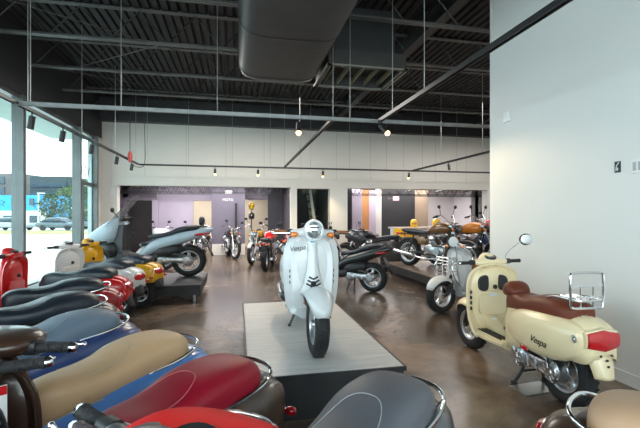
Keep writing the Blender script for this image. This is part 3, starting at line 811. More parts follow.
    if rack:
        rk = MB()
        rk.tube([(-.70, .11, .80), (-.80, .12, .83), (-.98, .12, .835), (-1.02, .08, .835), (-1.02, -.08, .835), (-.98, -.12, .835), (-.80, -.12, .83), (-.70, -.11, .80)], .009, 8, smooth=3)
        for y in (-.06, 0, .06): rk.tube([(-.80, y, .836), (-1.02, y, .836)], .006, 6)
        for x in (-.84, -.95): rk.tube([(x, -.12, .832), (x, .12, .832)], .006, 6)
        for s_ in (-1, 1): rk.tube([(-.92, s_ * .09, .82), (-.90, s_ * .07, .72)], .008, 6)
        rk.tube([(-.99, .0, .72), (-.93, .05, .715), (-.87, 0, .72), (-.93, -.05, .715), (-.99, 0, .72)], .007, 6, smooth=4)
        rk.xf(lambda p: Vector((p.x + .14, p.y * .9, p.z - .005 + .03)))
        ro = part('luggage_rack', rk, chrome, r)
        ff = MB()      # folded up flap of the rack
        ff.tube([(-1.0, .15, .80), (-1.0, .155, 1.0), (-.995, .12, 1.04), (-.995, -.12, 1.04), (-1.0, -.155, 1.0), (-1.0, -.15, .80), (-1.0, -.11, .78), (-1.0, .11, .78), (-1.0, .15, .80)], .010, 8, smooth=3)
        for zz in (.86, .94): ff.tube([(-1.0, -.152, zz), (-1.0, .152, zz)], .006, 6)
        for y in (-.06, .06): ff.tube([(-1.0, y, .78), (-1.0, y, .94)], .006, 6)
        ff.xf(lambda p: Vector((p.x + .15, p.y * .92, p.z + .02)))
        part('rack_backrest', ff, chrome, ro)
    # engine, exhaust, stand
    if engine:
        en = MB()
        drive_unit(en, -.66, -.27, .10, .265)
        en.loft([ringx(a, b_, c, d, 14, 2.6, -.02) for a, b_, c, d in ((-.45, .05, .24, .38), (-.38, .10, .20, .42), (-.2, .10, .21, .42), (-.12, .06, .26, .38))])
        part('air_box', MB().loft([ringx(a, b_, c, d, 14, 3, .12) for a, b_, c, d in ((-.62, .04, .37, .44), (-.58, .055, .35, .47), (-.36, .055, .35, .46), (-.32, .04, .37, .43))]), blackp, r)
        part('engine', en, alu, r)
        ex = MB().tube([(-.18, -.05, .24), (-.28, -.14, .17), (-.40, -.17, .18)], .018, 8, smooth=3)
        ex.loft([ringx(a, b_ * .9, .27 - b_ + (a + .4) * -.12, .27 + b_ * 1.1 + (a + .4) * -.12, 16, 2.3, -.185) for a, b_ in keys([(-.38, .03), (-.42, .055), (-.6, .065), (-.8, .062), (-.86, .05), (-.88, .02)], 2)])
        exo = part('exhaust', ex, satin, r)
        part('heat_shield', MB().loft([ringx(a, .035, .27 + (a + .4) * -.12 - .035, .27 + (a + .4) * -.12 + .045, 12, 2.6, -.225) for a in (-.78, -.77, -.46, -.45)]), chrome if gts else alu, exo)
        sd = MB()
        for s_ in (-1, 1): sd.tube([(-.30, s_ * .07, .26), (-.27, s_ * .10, .12), (-.24, s_ * .15, .012)], .013, 7)
        sd.tube([(-.27, -.10, .12), (-.27, .10, .12)], .010, 6)
        so_ = part('centre_stand', sd, satin, r)
        for s_ in (-1, 1): part('stand_foot', MB().box((-.24, s_ * .155, .008), (.05, .03, .016)), rubber, so_, smooth=False)
        part('shock_absorber', MB().tube([(-.66, .14, .30), (-.60, .12, .52)], .025, 10), satin, r)
    if lettering:
        if gts:
            text('lettering', lettering, .075, satin, r, basis((-.63, .2385, .50), (-1, 0, -.04), (0, -.12, 1)), .35)
            text('lettering', lettering, .075, satin, r, basis((-.63, -.2385, .50), (1, 0, -.04), (0, .12, 1)), .35)
        else:
            text('lettering', lettering, .062, satin, r, basis((.409, -.135, .865), (.30, 1, .16), (-.1, -.15, 1)), .35)
    return r

# ---------------------------------------------------------------- large touring scooter
def maxi_scooter(pos, hd, label, body, seatm, z=0., screen=True, topbox=False, steer=0., L=1., group=None, hgt=1., tall=False):
    r = empty('touring_scooter', (pos[0], pos[1], z), math.atan2(hd[1], hd[0]), label, 'scooter', group)
    st = steerer((.72, 0, .28), math.radians(25), steer)
    wheel(r, 'front_wheel', .78, .285, .12, .18, st); wheel(r, 'rear_wheel', -.72, .285, .14, .18)
    # front fairing
    fk = keys([(.36, .10, .74, 1.02), (.41, .20, .66, 1.06), (.50, .25, .60, 1.04), (.60, .25, .58, .98), (.72, .22, .60, .89), (.84, .15, .63, .79), (.91, .06, .66, .72)], 3)
    part('lower_fairing', MB().loft([ringx(a, b_, c, d, 16, 2.6) for a, b_, c, d in keys([(.34, .12, .42, .66), (.42, .20, .36, .66), (.55, .21, .40, .64), (.66, .15, .50, .64)], 3)]), blackp, r)
    part('front_fairing', MB().loft([ringx(a, b_, c, d, 20, 2.5) for a, b_, c, d in fk]), body, r)
    for s_ in (-1, 1):
        part('headlight', MB().ell((.76, s_ * .11, .76), (.08, .07, .03), m=Matrix.Rotation(s_ * -.5, 3, 'Z') @ Matrix.Rotation(.5, 3, 'Y')), clearlens, r)
    lk = keys([(.26, .15, .34), (.40, .19, .36), (.6, .22, .36), (.8, .21, .36), (.94, .16, .36)], 3)
    part('leg_shield', MB().loft([[(x - .07 * abs(u) ** 2.2, w * u, zz) for u in (-1, -.85, -.5, 0, .5, .85, 1)] + [(x + .08, w * .7, zz), (x + .08, -w * .7, zz)] for zz, w, x in lk]), blackp, r)
    if screen:
        h = .50 if tall else .34
        rows = [(t, .235 - .10 * t * t) for t in (0, .25, .5, .75, .92, 1.0)]
        mb = MB().loft([[(.56 - .42 * h / .5 * t - .55 * y * y * 4 * (.30), y, .96 + h * t) for y in [w * u for u in (-1, -.8, -.5, 0, .5, .8, 1)]] for t, w in rows], closed=False, cap=False)
        part('windscreen', mb, smoke, r, solid=.004)
    # floor tunnel
    part('floorboard', MB().loft([ringx(a, b_, c, d, 14, 3.2) for a, b_, c, d in ((-.25, .2, .26, .46), (-.05, .22, .24, .42), (.2, .22, .24, .42), (.36, .2, .26, .5))]), blackp, r)
    # seat pan and tail
    bk = keys([(-1.12, .02, .84, .875), (-1.06, .07, .79, .885), (-.92, .13, .72, .88), (-.7, .185, .62, .84), (-.45, .21, .53, .77), (-.22, .21, .44, .70), (-.05, .19, .36, .58), (.06, .12, .32, .46)], 3)
    part('tail_body', MB().loft([ringx(a, b_, c, d, 20, 2.4) for a, b_, c, d in bk]), body, r)
    sk = keys([(-.90, .07, .85, .90), (-.86, .12, .82, .93), (-.7, .145, .80, .925), (-.52, .15, .77, .88), (-.46, .155, .74, .84), (-.3, .15, .71, .785), (-.14, .11, .68, .77), (-.06, .06, .67, .74)], 3)
    so_ = part('seat', MB().loft([ringx(a, b_, c, d, 20, 2.9) for a, b_, c, d in sk]), seatm, r)
    if topbox: part('backrest', MB().ell((-.93, 0, 1.0), (.045, .12, .085), e=2.6), seatm, r)
    for s_ in (-1, 1):
        part('tail_light', MB().ell((-.93, s_ * .10, .77), (.12, .035, .028), m=Matrix.Rotation(s_ * .42, 3, 'Z') @ Matrix.Rotation(.15, 3, 'Y')), redlens, r)
        part('grab_handle', MB().tube([(-.66, s_ * .18, .85), (-.8, s_ * .18, .89), (-.97, s_ * .13, .91), (-1.0, s_ * .06, .90)], .012, 7, smooth=3), satin, r)
    mg = MB().loft([[(x, w * u, zz) for u in (-1, 0, 1)] for x, w, zz in ((-.92, .09, .68), (-1.05, .09, .52), (-1.12, .085, .36))], closed=False, cap=False)
    part('rear_mudguard', mg, blackp, r, solid=.006)
    rings = []
    for k in range(11):
        a = math.radians(10 + 130 * k / 10); rr = .325
        rings.append([(.78 + math.cos(a) * (rr - .05 * abs(u) ** 2.5), .085 * u, .285 + math.sin(a) * (rr - .05 * abs(u) ** 2.5)) for u in (-1, -.7, 0, .7, 1)])
    part('front_mudguard', MB().loft(rings, closed=False, cap=False).xf(st), body, r, solid=.005)
    part('fork', MB().tube([(.60, .09, .62), (.78, .09, .285)], .025, 8).tube([(.60, -.09, .62), (.78, -.09, .285)], .025, 8).xf(st), satin, r)
    hb = MB().tube([(.26, -.33, 1.03), (.30, -.2, 1.07), (.34, 0, 1.06), (.30, .2, 1.07), (.26, .33, 1.03)], .013, 8, smooth=3)
    ho = part('handlebar', hb.xf(st), satin, r)
    part('handlebar_cover', MB().ell((.33, 0, 1.05), (.07, .13, .045)).xf(st), blackp, ho)
    for s_ in (-1, 1):
        part('grip', MB().tube([(.285, s_ * .24, 1.055), (.25, s_ * .36, 1.02)], .018, 10).xf(st), rubber, ho)
        part('mirror', MB().tube([(.36, s_ * .2, 1.07), (.40, s_ * .30, 1.17)], .008, 6).ell((.40, s_ * .34, 1.20), (.02, .075, .045)).xf(st), blackp, ho)
    en = MB(); drive_unit(en, -.72, -.30, .12, .30)
    part('engine', en, alu, r)
    part('engine_cover', MB().loft([ringx(a, b_, c, d, 14, 2.8) for a, b_, c, d in ((-.6, .10, .40, .58), (-.5, .2, .36, .62), (-.25, .2, .3, .6), (-.15, .15, .3, .5))]), blackp, r)
    part('exhaust', MB().loft([ringx(a, b_ * .85, .33 - b_ - (a + .4) * .18, .33 + b_ - (a + .4) * .18, 16, 2.3, -.2) for a, b_ in keys([(-.40, .03), (-.46, .06), (-.7, .075), (-.9, .07), (-.95, .04)], 2)]), satin, r)
    part('centre_stand', MB().tube([(-.3, .1, .26), (-.24, .16, .01)], .014, 7).tube([(-.3, -.1, .26), (-.24, -.16, .01)], .014, 7).tube([(-.29, .12, .2), (-.29, -.12, .2)], .012, 6), satin, r)
    return r

# ---------------------------------------------------------------- motorcycle
def motorcycle(pos, hd, label, tank, z=0., steer=0., seatm=None, fender=None, screen=False, bars='flat', side=None, group=None, wire=True, rimm=None, engine='v', blackpipe=False, sidepanel=None, high=False, fairing=None):
    r = empty('motorcycle', (pos[0], pos[1], z), math.atan2(hd[1], hd[0]), label, 'motorcycle', group)
    st = steerer((.66, 0, .31), math.radians(26), steer)
    seatm = seatm or mat('leather_black', (.02, .02, .022), .45, bump=.1, bscale=200, var=.04)
    fender = fender or satin
    R = .315
    wheel(r, 'front_wheel', .73, R, .10, .225, st, wire=wire, rimm=rimm); wheel(r, 'rear_wheel', -.70, R, .14, .215, wire=wire, rimm=rimm)
    # frame
    fr = MB()
    for s_ in (-1, 1):
        fr.tube([(.42, s_ * .03, .88), (.32, s_ * .09, .55), (.22, s_ * .12, .30), (-.22, s_ * .12, .28), (-.32, s_ * .12, .50), (-.30, s_ * .11, .72)], .016, 8, smooth=3)
        fr.tube([(.42, s_ * .03, .90), (.1, s_ * .10, .78), (-.30, s_ * .11, .72), (-.85, s_ * .11, .76)], .016, 8, smooth=3)
        fr.tube([(-.24, s_ * .12, .34), (-.70, s_ * .11, R)], .022, 8)
        fr.tube([(-.62, s_ * .14, .34), (-.48, s_ * .13, .72)], .02, 8)
    part('frame', fr, satin, r)
    sh = MB()
    for s_ in (-1, 1):
        for k in range(8):
            c = Vector((-.60 + .012 * k, s_ * .145, .40 + .034 * k)); sh.lathe([(.014, 0), (.032, .004), (.014, .012)], c, 'z', 10, closed=False)
    part('shock_absorber', sh, chrome, r)
    # tank
    tk = keys([(.40, .05, .84, .92), (.36, .11, .80, .985), (.25, .155, .77, 1.02), (.12, .16, .76, 1.01), (.0, .135, .76, .97), (-.1, .105, .76, .90), (-.16, .07, .77, .84)], 3)
    to = part('fuel_tank', MB().loft([ringx(a, b_, c, d, 22, 2.5) for a, b_, c, d in tk]), tank, r)
    part('fuel_cap', MB().lathe([(0, .02), (.03, .02), (.035, 0)], (.22, 0, 1.01), 'z', 16, closed=False), chrome, to)
    sk = keys([(-.86, .06, .80, .84), (-.82, .11, .78, .865), (-.6, .13, .76, .87), (-.4, .135, .75, .845), (-.22, .125, .75, .82), (-.12, .09, .76, .83), (-.08, .06, .77, .82)], 3)
    part('seat', MB().loft([ringx(a, b_, c, d, 20, 2.8) for a, b_, c, d in sk]), seatm, r)
    for s_ in (-1, 1):
        part('side_panel', MB().ell((-.27, s_ * .125, .60), (.13, .025, .09), e=2.8), sidepanel or tank, r)
    # fenders
    for nm, cx, a0, a1, w, rr, f_ in (('rear_mudguard', -.70, 30, 170, .085, R + .04, lambda p: p), ('front_mudguard', .73, 35, 160, .06, R + .03, st)):
        rings = []
        for k in range(12):
            a = math.radians(a0 + (a1 - a0) * k / 11)
            rings.append([(cx + math.cos(a) * (rr - .03 * abs(u) ** 2), w * u, R + math.sin(a) * (rr - .03 * abs(u) ** 2)) for u in (-1, -.7, 0, .7, 1)])
        part(nm, MB().loft(rings, closed=False, cap=False).xf(f_), fender, r, solid=.004)
    part('tail_light', MB().tube([(-.92, 0, .74), (-1.02, 0, .73)], .018, 8).ell((-1.04, 0, .735), (.03, .055, .04), e=2.6), redlens, r)
    part('number_plate', MB().box((-1.07, 0, .60), (.01, .18, .13)), satin, r, smooth=False)
    for s_ in (-1, 1):
        part('indicator', MB().ell((-.96, s_ * .14, .72), (.03, .03, .025)).tube([(-.95, 0, .72), (-.96, s_ * .13, .72)], .008, 6), orlens, r)
        part('indicator', MB().ell((.52, s_ * .15, .86), (.03, .03, .025)).xf(st), orlens, r)
    # fork and headlight
    fk = MB()
    for s_ in (-1, 1): fk.tube([(.41, s_ * .09, .98), (.60, s_ * .09, .60)], .020, 8).tube([(.58, s_ * .09, .64), (.74, s_ * .09, R - .01)], .029, 8)
    fk.box((.43, 0, .94), (.07, .24, .03)).box((.49, 0, .80), (.07, .24, .035))
    fo = part('fork', fk.xf(st), alu, r)
    hs = MB().lathe([(0, -.10), (.05, -.09), (.085, -.04), (.092, .02), (.088, .04)], (.56, 0, .88), 'x', 22, closed=False)
    ho = part('headlight_shell', hs.xf(st), satin, r)
    part('headlight', MB().lathe([(0, .055), (.05, .05), (.086, .035), (0, .03)], (.56, 0, .88), 'x', 22).xf(st), clearlens, ho)
    if bars == 'flat': bp = [(.24, -.38, 1.03), (.33, -.2, 1.07), (.40, -.08, 1.0), (.40, .08, 1.0), (.33, .2, 1.07), (.24, .38, 1.03)]
    else: bp = [(.18, -.38, 1.12), (.27, -.24, 1.18), (.40, -.08, 1.02), (.40, .08, 1.02), (.27, .24, 1.18), (.18, .38, 1.12)]
    hb = part('handlebar', MB().tube(bp, .012, 8, smooth=4).xf(st), chrome, r)
    for s_ in (-1, 1):
        e0, e1 = Vector(bp[-1]), Vector(bp[-2]); e0.y *= s_; e1.y *= s_
        part('grip', MB().tube([e0, e0 + (e1 - e0) * .62], .018, 8).xf(st), rubber, hb)
        part('brake_lever', MB().tube([e1 + Vector((.03, 0, 0)), e0 + Vector((.06, 0, -.01))], .007, 6).xf(st), chrome, hb)
        part('mirror', MB().tube([e1, e1 + Vector((.02, s_ * .06, .14))], .006, 6).ell(e1 + Vector((.02, s_ * .09, .17)), (.015, .06, .04)).xf(st), blackp, hb)
    part('instrument', MB().lathe([(0, 0), (.045, 0), (.05, .03), (0, .04)], (.46, .055, .985), 'z', 16).lathe([(0, 0), (.045, 0), (.05, .03), (0, .04)], (.46, -.055, .985), 'z', 16).xf(st), chrome, hb)
    # engine
    en = MB()
    en.loft([ringx(a, b_, c, d, 16, 3.2) for a, b_, c, d in ((-.24, .09, .32, .52), (-.20, .13, .28, .56), (.12, .14, .27, .55), (.24, .11, .30, .50), (.27, .07, .33, .45))])
    if engine == 'v':
        for s_ in (-1, 1):
            M = Matrix.Rotation(-s_ * math.radians(48), 3, 'X')
            for k in range(8):
                w = .085 if k < 6 else .07
                en.box(Vector((.08, s_ * .04, .50)) + M @ Vector((0, 0, .06 + .027 * k)), (w * 2, w * 1.9, .014), m=M)
            en.box(Vector((.08, s_ * .04, .50)) + M @ Vector((0, 0, .14)), (.12, .12, .22), m=M)
            en.ell(Vector((.08, s_ * .04, .50)) + M @ Vector((0, 0, .29)), (.085, .075, .04), e=3, m=M)
    else:
        for k in range(9): en.box((.10 + .012 * k, 0, .55 + .022 * k), (.20, .26, .011))
        en.box((.14, 0, .64), (.14, .2, .2)); en.box((.18, 0, .76), (.2, .24, .05))
    for s_ in (-1, 1): en.lathe([(0, .15), (.07, .148), (.085, .12), (.085, .08)], (-.05, 0, .40), 'y', 18, closed=False) if s_ > 0 else en.lathe([(0, -.15), (.08, -.148), (.09, -.12), (.09, -.08)], (.1, 0, .38), 'y', 18, closed=False)
    part('engine', en, alu, r)
    pm = satin if blackpipe else chrome
    for s_ in (-1, 1):
        ex = MB().tube([(.20, s_ * (.18 if engine == 'v' else .07), .62), (.32, s_ * .17, .50), (.27, s_ * .16, .28), (.05, s_ * .17, .22), (-.3, s_ * .18, .23), (-.45, s_ * .19, .27)], .019, 8, smooth=3)
        exo = part('exhaust', ex, pm, r)
        part('muffler', MB().tube([(-.42, s_ * .19, .265), (-.48, s_ * .19, .275), (-.95, s_ * .205, .35 if not high else .55), (-1.0, s_ * .207, .36 if not high else .57)], [.02, .042, .046, .034], 12), pm, exo)
    part('side_stand', MB().tube([(-.05, .13, .28), (-.02, .26, .012)], .012, 7), satin, r)
    if screen:
        mb = MB().loft([[(.62 - .5 * (zz - .95) - .9 * y * y, y, zz) for y in [w * u for u in (-1, -.6, 0, .6, 1)]] for zz, w in ((.95, .12), (1.05, .17), (1.18, .16), (1.26, .10))], closed=False, cap=False)
        part('fly_screen', mb.xf(st), smoke, r, solid=.004)
    if fairing:
        fk2 = keys([(.16, .14, .66, .90), (.35, .2, .58, 1.0), (.55, .18, .66, 1.04), (.70, .12, .74, .98), (.78, .05, .80, .88)], 3)
        part('fairing', MB().loft([ringx(a, b_, c, d, 18, 2.4) for a, b_, c, d in fk2]), fairing, r)
    return r

# ---------------------------------------------------------------- platforms
def norm(v):
    l = math.hypot(*v); return (v[0] / l, v[1] / l)
def off(p, hd, a, side=0):             # p moved a along the heading and side to its left
    h = norm(hd); return (p[0] + h[0] * a - h[1] * side, p[1] + h[1] * a + h[0] * side)

lam = bpy.data.materials.new('pale_striated_laminate'); lam.use_nodes = True
nt = lam.node_tree; b = nt.nodes['Principled BSDF']
t = nt.nodes.new('ShaderNodeTexCoord'); mp = nt.nodes.new('ShaderNodeMapping'); mp.inputs['Scale'].default_value = (2.2, 60, 1)
n1 = nt.nodes.new('ShaderNodeTexNoise'); n1.inputs['Scale'].default_value = 1.6; n1.inputs['Detail'].default_value = 6
r1 = nt.nodes.new('ShaderNodeValToRGB'); r1.color_ramp.elements[0].position = .3; r1.color_ramp.elements[1].position = .7
r1.color_ramp.elements[0].color = (.50, .485, .475, 1); r1.color_ramp.elements[1].color = (.74, .73, .72, 1)
nt.links.new(t.outputs['Object'], mp.inputs[0]); nt.links.new(mp.outputs[0], n1.inputs[0]); nt.links.new(n1.outputs['Fac'], r1.inputs[0]); nt.links.new(r1.outputs[0], b.inputs['Base Color'])
b.inputs['Roughness'].default_value = .28

def platform(lab, x0, x1, y0, y1, z, topm, sidem, legs=False, th=None, rim=None):
    cx, cy = (x0 + x1) / 2, (y0 + y1) / 2; w, l = x1 - x0, y1 - y0
    r = empty('display_platform', (cx, cy, 0)); tag(r, lab, 'platform')
    th = th or z
    part('plinth', MB().box((0, 0, z - .02 - (th - .02) / 2), (w - .01, l - .01, th - .02)), sidem, r, smooth=False)
    part('platform_top', MB().box((0, 0, z - .01), (w, l, .02)), topm, r, smooth=False, bevel=.003)
    if rim:
        e_ = MB()
        for s_ in (-1, 1): e_.box((s_ * (w / 2 + .006), 0, z - .014), (.014, l + .02, .034)); e_.box((0, s_ * (l / 2 + .006), z - .014), (w + .02, .014, .034))
        part('edge_trim', e_, rim, r, smooth=False)
    if legs:
        for sx in (-1, 1):
            for sy in (-1, 1): part('leg', MB().tube([(sx * (w / 2 - .12), sy * (l / 2 - .1), 0), (sx * (w / 2 - .12), sy * (l / 2 - .1), z - th)], .025, 10), alu, r)
    return r
PH = .33
platform('pale laminate topped low platform with black sides under the white scooter', .08, 1.26, 2.88, 5.33, PH, lam, blackst, rim=blackst)
platform('black low platform on short metal legs beneath the touring scooter', -3.4, -.6, 7.05, 8.6, .3, mat('black_deck_board', (.04, .04, .042), .4, var=.1), blackst, legs=True, th=.17)
platform('brown topped long low platform carrying the row of motorcycles', 3.62, 7.4, 6.9, 9.5, .3, mat('brown_deck_board', (.20, .15, .12), .4, var=.12, vscale=2), blackst, legs=True, th=.17)

# ---------------------------------------------------------------- scooters up close
ivory = paint('ivory', (.88, .73, .46)); white = paint('white', (.68, .70, .71)); whiteb = paint('warm_white', (.78, .77, .75))
red = paint('red', (.62, .012, .012)); bright = mat('paint_bright_red', (.85, .003, .002), .5, spec=.12, var=.02); dred = paint('dark_red', (.30, .01, .015))
yellow = paint('yellow', (.78, .40, .01)); lblue = paint('light_blue', (.10, .27, .66)); navy = paint('midnight_blue', (.03, .06, .19))
brown = paint('dark_brown', (.055, .028, .018)); black = paint('black', (.015, .015, .017)); silver = paint('silver', (.46, .48, .51)); icesil = paint('ice_silver', (.42, .52, .60)); graph = paint('graphite', (.06, .065, .075))
tan = leather('tan', (.60, .39, .22)); beige = leather('beige', (.50, .32, .20)); burg = leather('burgundy', (.27, .006, .02)); greyl = leather('grey', (.10, .105, .12)); bluegrey = leather('blue_grey', (.15, .20, .26))
blkl = leather('black', (.018, .024, .034), .33, .55); brownl = leather('chestnut', (.14, .030, .013)); tobacco = leather('tobacco', (.35, .14, .04))
stw = mat('seat_stitching_pale', (.45, .38, .30), .6, var=.1); stg = mat('seat_stitching_grey', (.30, .32, .34), .6, var=.1); str_ = mat('seat_stitching_red', (.50, .12, .13), .6, var=.1)

# white one on the laminate platform, facing the camera
fw = PZ(317, 356, PH)
hd = norm((-.05, -1))
classic_scooter(off(fw, hd, -.69), hd, 'glossy white scooter facing forward on the pale laminate platform', white, burg if False else blkl, steer=math.radians(3), head='big', gripm=mat('brown_grip', (.30, .10, .03), .5, bump=.3, var=.1), z=PH, rail=False, lettering='Vespa')
# ivory one against the right wall, seen from behind
rw = (2.55, 2.70)
hd = norm((.02, 1))
iv = classic_scooter(off(rw, hd, .66), hd, 'ivory scooter with chestnut leather seat and chrome rack parked along the white wall', ivory, brownl, gts=True, rail=False, rack=True, mirrors=2, slits=False, lettering='Vespa', steer=math.radians(2), seamm=brownl, seam=False)
for x_ in (.0,):
    part('tank_hump', MB().loft([ringx(a, b_, .72, d, 18, 2.6) for a, b_, d in keys([(-.16, .07, .80), (-.12, .10, .85), (-.06, .12, .875), (0, .10, .85), (.03, .06, .80)], 2)]), brownl, iv)

def row(T, hd, lab, body, seat, **k):
    return classic_scooter(off(T, hd, .78), hd, lab, body, seat, **k)
H1 = (-.60, -.80)
row(W(238, 1.92), (-.70, -.71), 'dark brown scooter with burgundy leather seat and chrome tail rail', brown, burg, seamm=str_, tailm=1)
row(W(170, 2.32), (-.64, -.77), 'light blue scooter with long tan leather seat and chrome rail', lblue, tan, seamm=stw, tailm=1)
row(W(402, 1.70), (-.74, -.67), 'scooter with smooth grey seat in front of the pale platform corner', graph, greyl, seamm=stg)
row(W(606, 1.50), (.55, -.83), 'scooter with beige seat and curved chrome rail at the lower right corner', brown, beige, seamm=stw)
row(W(106, 2.85), (-.66, -.75), 'midnight blue scooter with blue grey seat in front of the tan seat', navy, bluegrey, seamm=stg, tailm=1)
row(W(90, 3.48), (-.78, -.62), 'black scooter with piped black seat and a single dark red tail lamp', black, blkl, seamm=stg, tailm=1)
row(W(98, 4.20), (-.90, -.42), 'dark red scooter with black seat, between the black and the bright red one', dred, blkl, seamm=stg, tailm=1)
row(W(112, 5.0), (-1, .06), 'bright red scooter with black seat facing the window post', red, blkl, seamm=stg, rail=False, tailm=1)
row(W(128, 5.8), (-.87, .49), 'white scooter with black seat between the bright red and the yellow one', whiteb, blkl, rail=False, seamm=stg, tailm=1, slits=False)
row(W(148, 6.4), (-.90, .44), 'yellow scooter with black seat, last of the classic row by the window', yellow, blkl, rail=False, seamm=stg, tailm=1, slits=False)

# the row at the camera's feet, nose to nose with them
def nose(px, d, hd, lab, body, seat, **k):   # placed by its handlebar centre
    return classic_scooter(off(W(px, d), hd, -.37), hd, lab, body, seat, **k)
nose(-19, 1.50, (.16, .99), 'dark brown scooter at the left edge with black grip and ball ended lever', brown, blkl, head='flat', winkers=False)
bk_ = nose(-92, 1.20, (-.28, .96), 'black scooter in the lower left corner, below the brown handlebar', black, blkl, steer=0)
part('paper_label', MB().box((.30, -.20, .90), (.004, .10, .12), rz=.3), white_lab, bk_, smooth=False)
part('label_stripe', MB().box((.2975, -.20, .945), (.003, .10, .028), rz=.3), redlens, bk_, smooth=False)
nose(204, .795, (.60, .79), 'bright red scooter whose handlebar cuts across the bottom edge', bright, blkl, head='flat', gripm=mat('grey_brown_grip', (.09, .075, .08), .4, bump=.2, var=.1))

# silver scooter behind the ivory one
fw = PZ(441, 313, 0); hd = norm((-.96, -.28))
classic_scooter(off(fw, hd, -.69), hd, 'silver scooter with white mudguard half hidden behind the ivory one', silver, tobacco, rail=True, steer=math.radians(-4), fenderm=white, crash=True, slits=False)
# black sport scooter
rw = PZ(373, 292, 0); hd = norm((-.74, .67))
maxi_scooter(off(rw, hd, .72), hd, 'black sport scooter with red tail lamp right of the white scooter', black, blkl, screen=False)
# touring scooters at the left
rw = PZ(187, 276, .3)
q = maxi_scooter(off(rw, (-.99, .10), .78), (-.99, .10), 'ice blue touring scooter with tall windscreen and black backrest on the black platform', icesil, blkl, z=.3, topbox=True, tall=True); q.scale = (1.14, 1.06, 1.06)
fw = PZ(95, 281, 0)
maxi_scooter(off(W(150, 10.4), (-.8, -.5), .3), (-.8, -.6), 'smaller white scooter with clear screen standing behind the touring scooter', whiteb, blkl, tall=False)

# ---------------------------------------------------------------- motorcycles
bz = mat('bronze_tank_paint', (.20, .09, .03), .3, .3, coat=.8, var=.03)
def bike(px, d, hd, lab, tank, z=0., **k): return motorcycle(W(px, d), norm(hd), lab, tank, z, **k)
motorcycle((4.30, 8.15), norm((.5, -.87)), 'bronze tanked motorcycle with long silencer, nearest the black armchair', bz, .3, bars='high')
motorcycle((4.98, 8.05), norm((.5, -.87)), 'orange tanked motorcycle in the middle of the brown platform', paint('orange', (.75, .25, .03)), .3, bars='high')
motorcycle((5.72, 8.0), norm((.5, -.87)), 'dark blue faired motorcycle with fly screen on the brown platform next to the white wall', navy, .3, screen=True, fairing=navy)
motorcycle((7.3, 10.7), (-.3, -.95), 'red motorcycle glimpsed between the wall end and the ivory scooter', red, .3, fairing=red, wire=False)
# middle back
bike(269, 11.2, (.22, .97), 'red and black motorcycle seen from behind left of the white scooter', red, 0, sidepanel=red, fender=blackp, wire=False)
bike(259, 12.6, (-.35, -.94), 'white and yellow custom motorcycle with spoked wheels in the left opening', yellow, 0, fender=white, bars='high')
bike(291, 10.2, (-.1, -.99), 'motorcycle with red tank right behind the white scooter', red, 0, wire=False)
bike(231.5, 13.9, (.18, -.98), 'black roadster facing out in front of the grey purple wall', satin, 0, steer=.3)
bike(208, 15.5, (.4, -.9), 'red framed motorcycle in the beige doorway of the back room', dred, 0, fender=dred)
bike(197, 13.7, (-.2, -.98), 'black motorcycle at the left of the beige doorway', black, 0)
bike(166, 13.7, (-.3, -.95), 'white motorcycle standing against the lilac wall', white, 0, fender=white, fairing=white)
bike(318, 11.3, (.9, -.3), 'yellow motorcycle mostly hidden behind the white scooter', yellow, 0)
bike(371, 12.0, (-.9, .2), 'black motorcycle with small windshield behind the black sport scooter', black, 0, screen=True, fairing=graph)

# ---------------------------------------------------------------- lounge in the right back room
def armchair(px, d, rz, lab):
    x, y = W(px, d); r = empty('tub_armchair', (x, y, 0), rz); tag(r, lab, 'armchair')
    m = mat('dark_leather_upholstery', (.035, .028, .026), .32, bump=.1, bscale=80, var=.1)
    sh = MB(); rings = []
    for k in range(25):
        a = math.radians(55 + 250 * k / 24)
        zt = .78 - .12 * (abs(k - 12) / 12) ** 2
        rings.append([((rr) * math.cos(a), rr * math.sin(a), z) for rr, z in ((.30, .15), (.41, .15), (.44, .45), (.43, zt), (.40, zt + .03), (.35, zt), (.33, .45))])
    part('shell', sh.loft(rings), m, r)
    part('seat', MB().loft([[(.33 * rr * math.cos(2 * PI * k / 24), .33 * rr * math.sin(2 * PI * k / 24), z) for k in range(24)] for rr, z in ((.95, .15), (1, .2), (1, .40), (.95, .45), (.7, .46))]), m, r)
    for sx in (-1, 1):
        for sy in (-1, 1): part('leg', MB().tube([(sx * .24, sy * .24, 0), (sx * .24, sy * .24, .16)], .018, 8), chrome, r)
armchair(396, 10.6, math.radians(60), 'round black tub armchair in front of the motorcycle platform')
armchair(367, 13.9, math.radians(200), 'pale backed tub armchair near the orange walled corner')

x, y = W(425, 15.0)
r = empty('reception_desk', (x, y, 0)); tag(r, 'white reception desk with overhanging counter by the black wall', 'desk')
wl = mat('white_laminate', (.75, .75, .76), .3, var=.01)
part('counter_top', MB().box((-.35, 0, .99), (2.0, .6, .05)), mat('pale_wood_counter', (.55, .45, .38), .35, var=.08), r, smooth=False, bevel=.004)
part('front_panel', MB().box((.3, 0, .48), (.7, .5, .96)), wl, r, smooth=False)
part('leg', MB().box((-1.25, 0, .48), (.06, .5, .96)), wl, r, smooth=False)
def stool(px, d, lab):
    x, y = W(px, d); r = empty('bar_stool', (x, y, 0)); tag(r, lab, 'stool', 'yellow stools at the desk')
    ym = mat('yellow_plastic', (.85, .48, .0), .35, coat=.3, var=.02)
    part('seat', MB().loft([ringx(a, .20, .66, .70, 12, 4) for a in (-.18, .18)]), ym, r)
    part('backrest', MB().box((0, -.18, .84), (.40, .03, .26)), ym, r, bevel=.01)
    for sx in (-1, 1):
        for sy in (-1, 1): part('leg', MB().tube([(sx * .2, sy * .2, 0), (sx * .15, sy * .14, .67)], .014, 6), chrome, r)
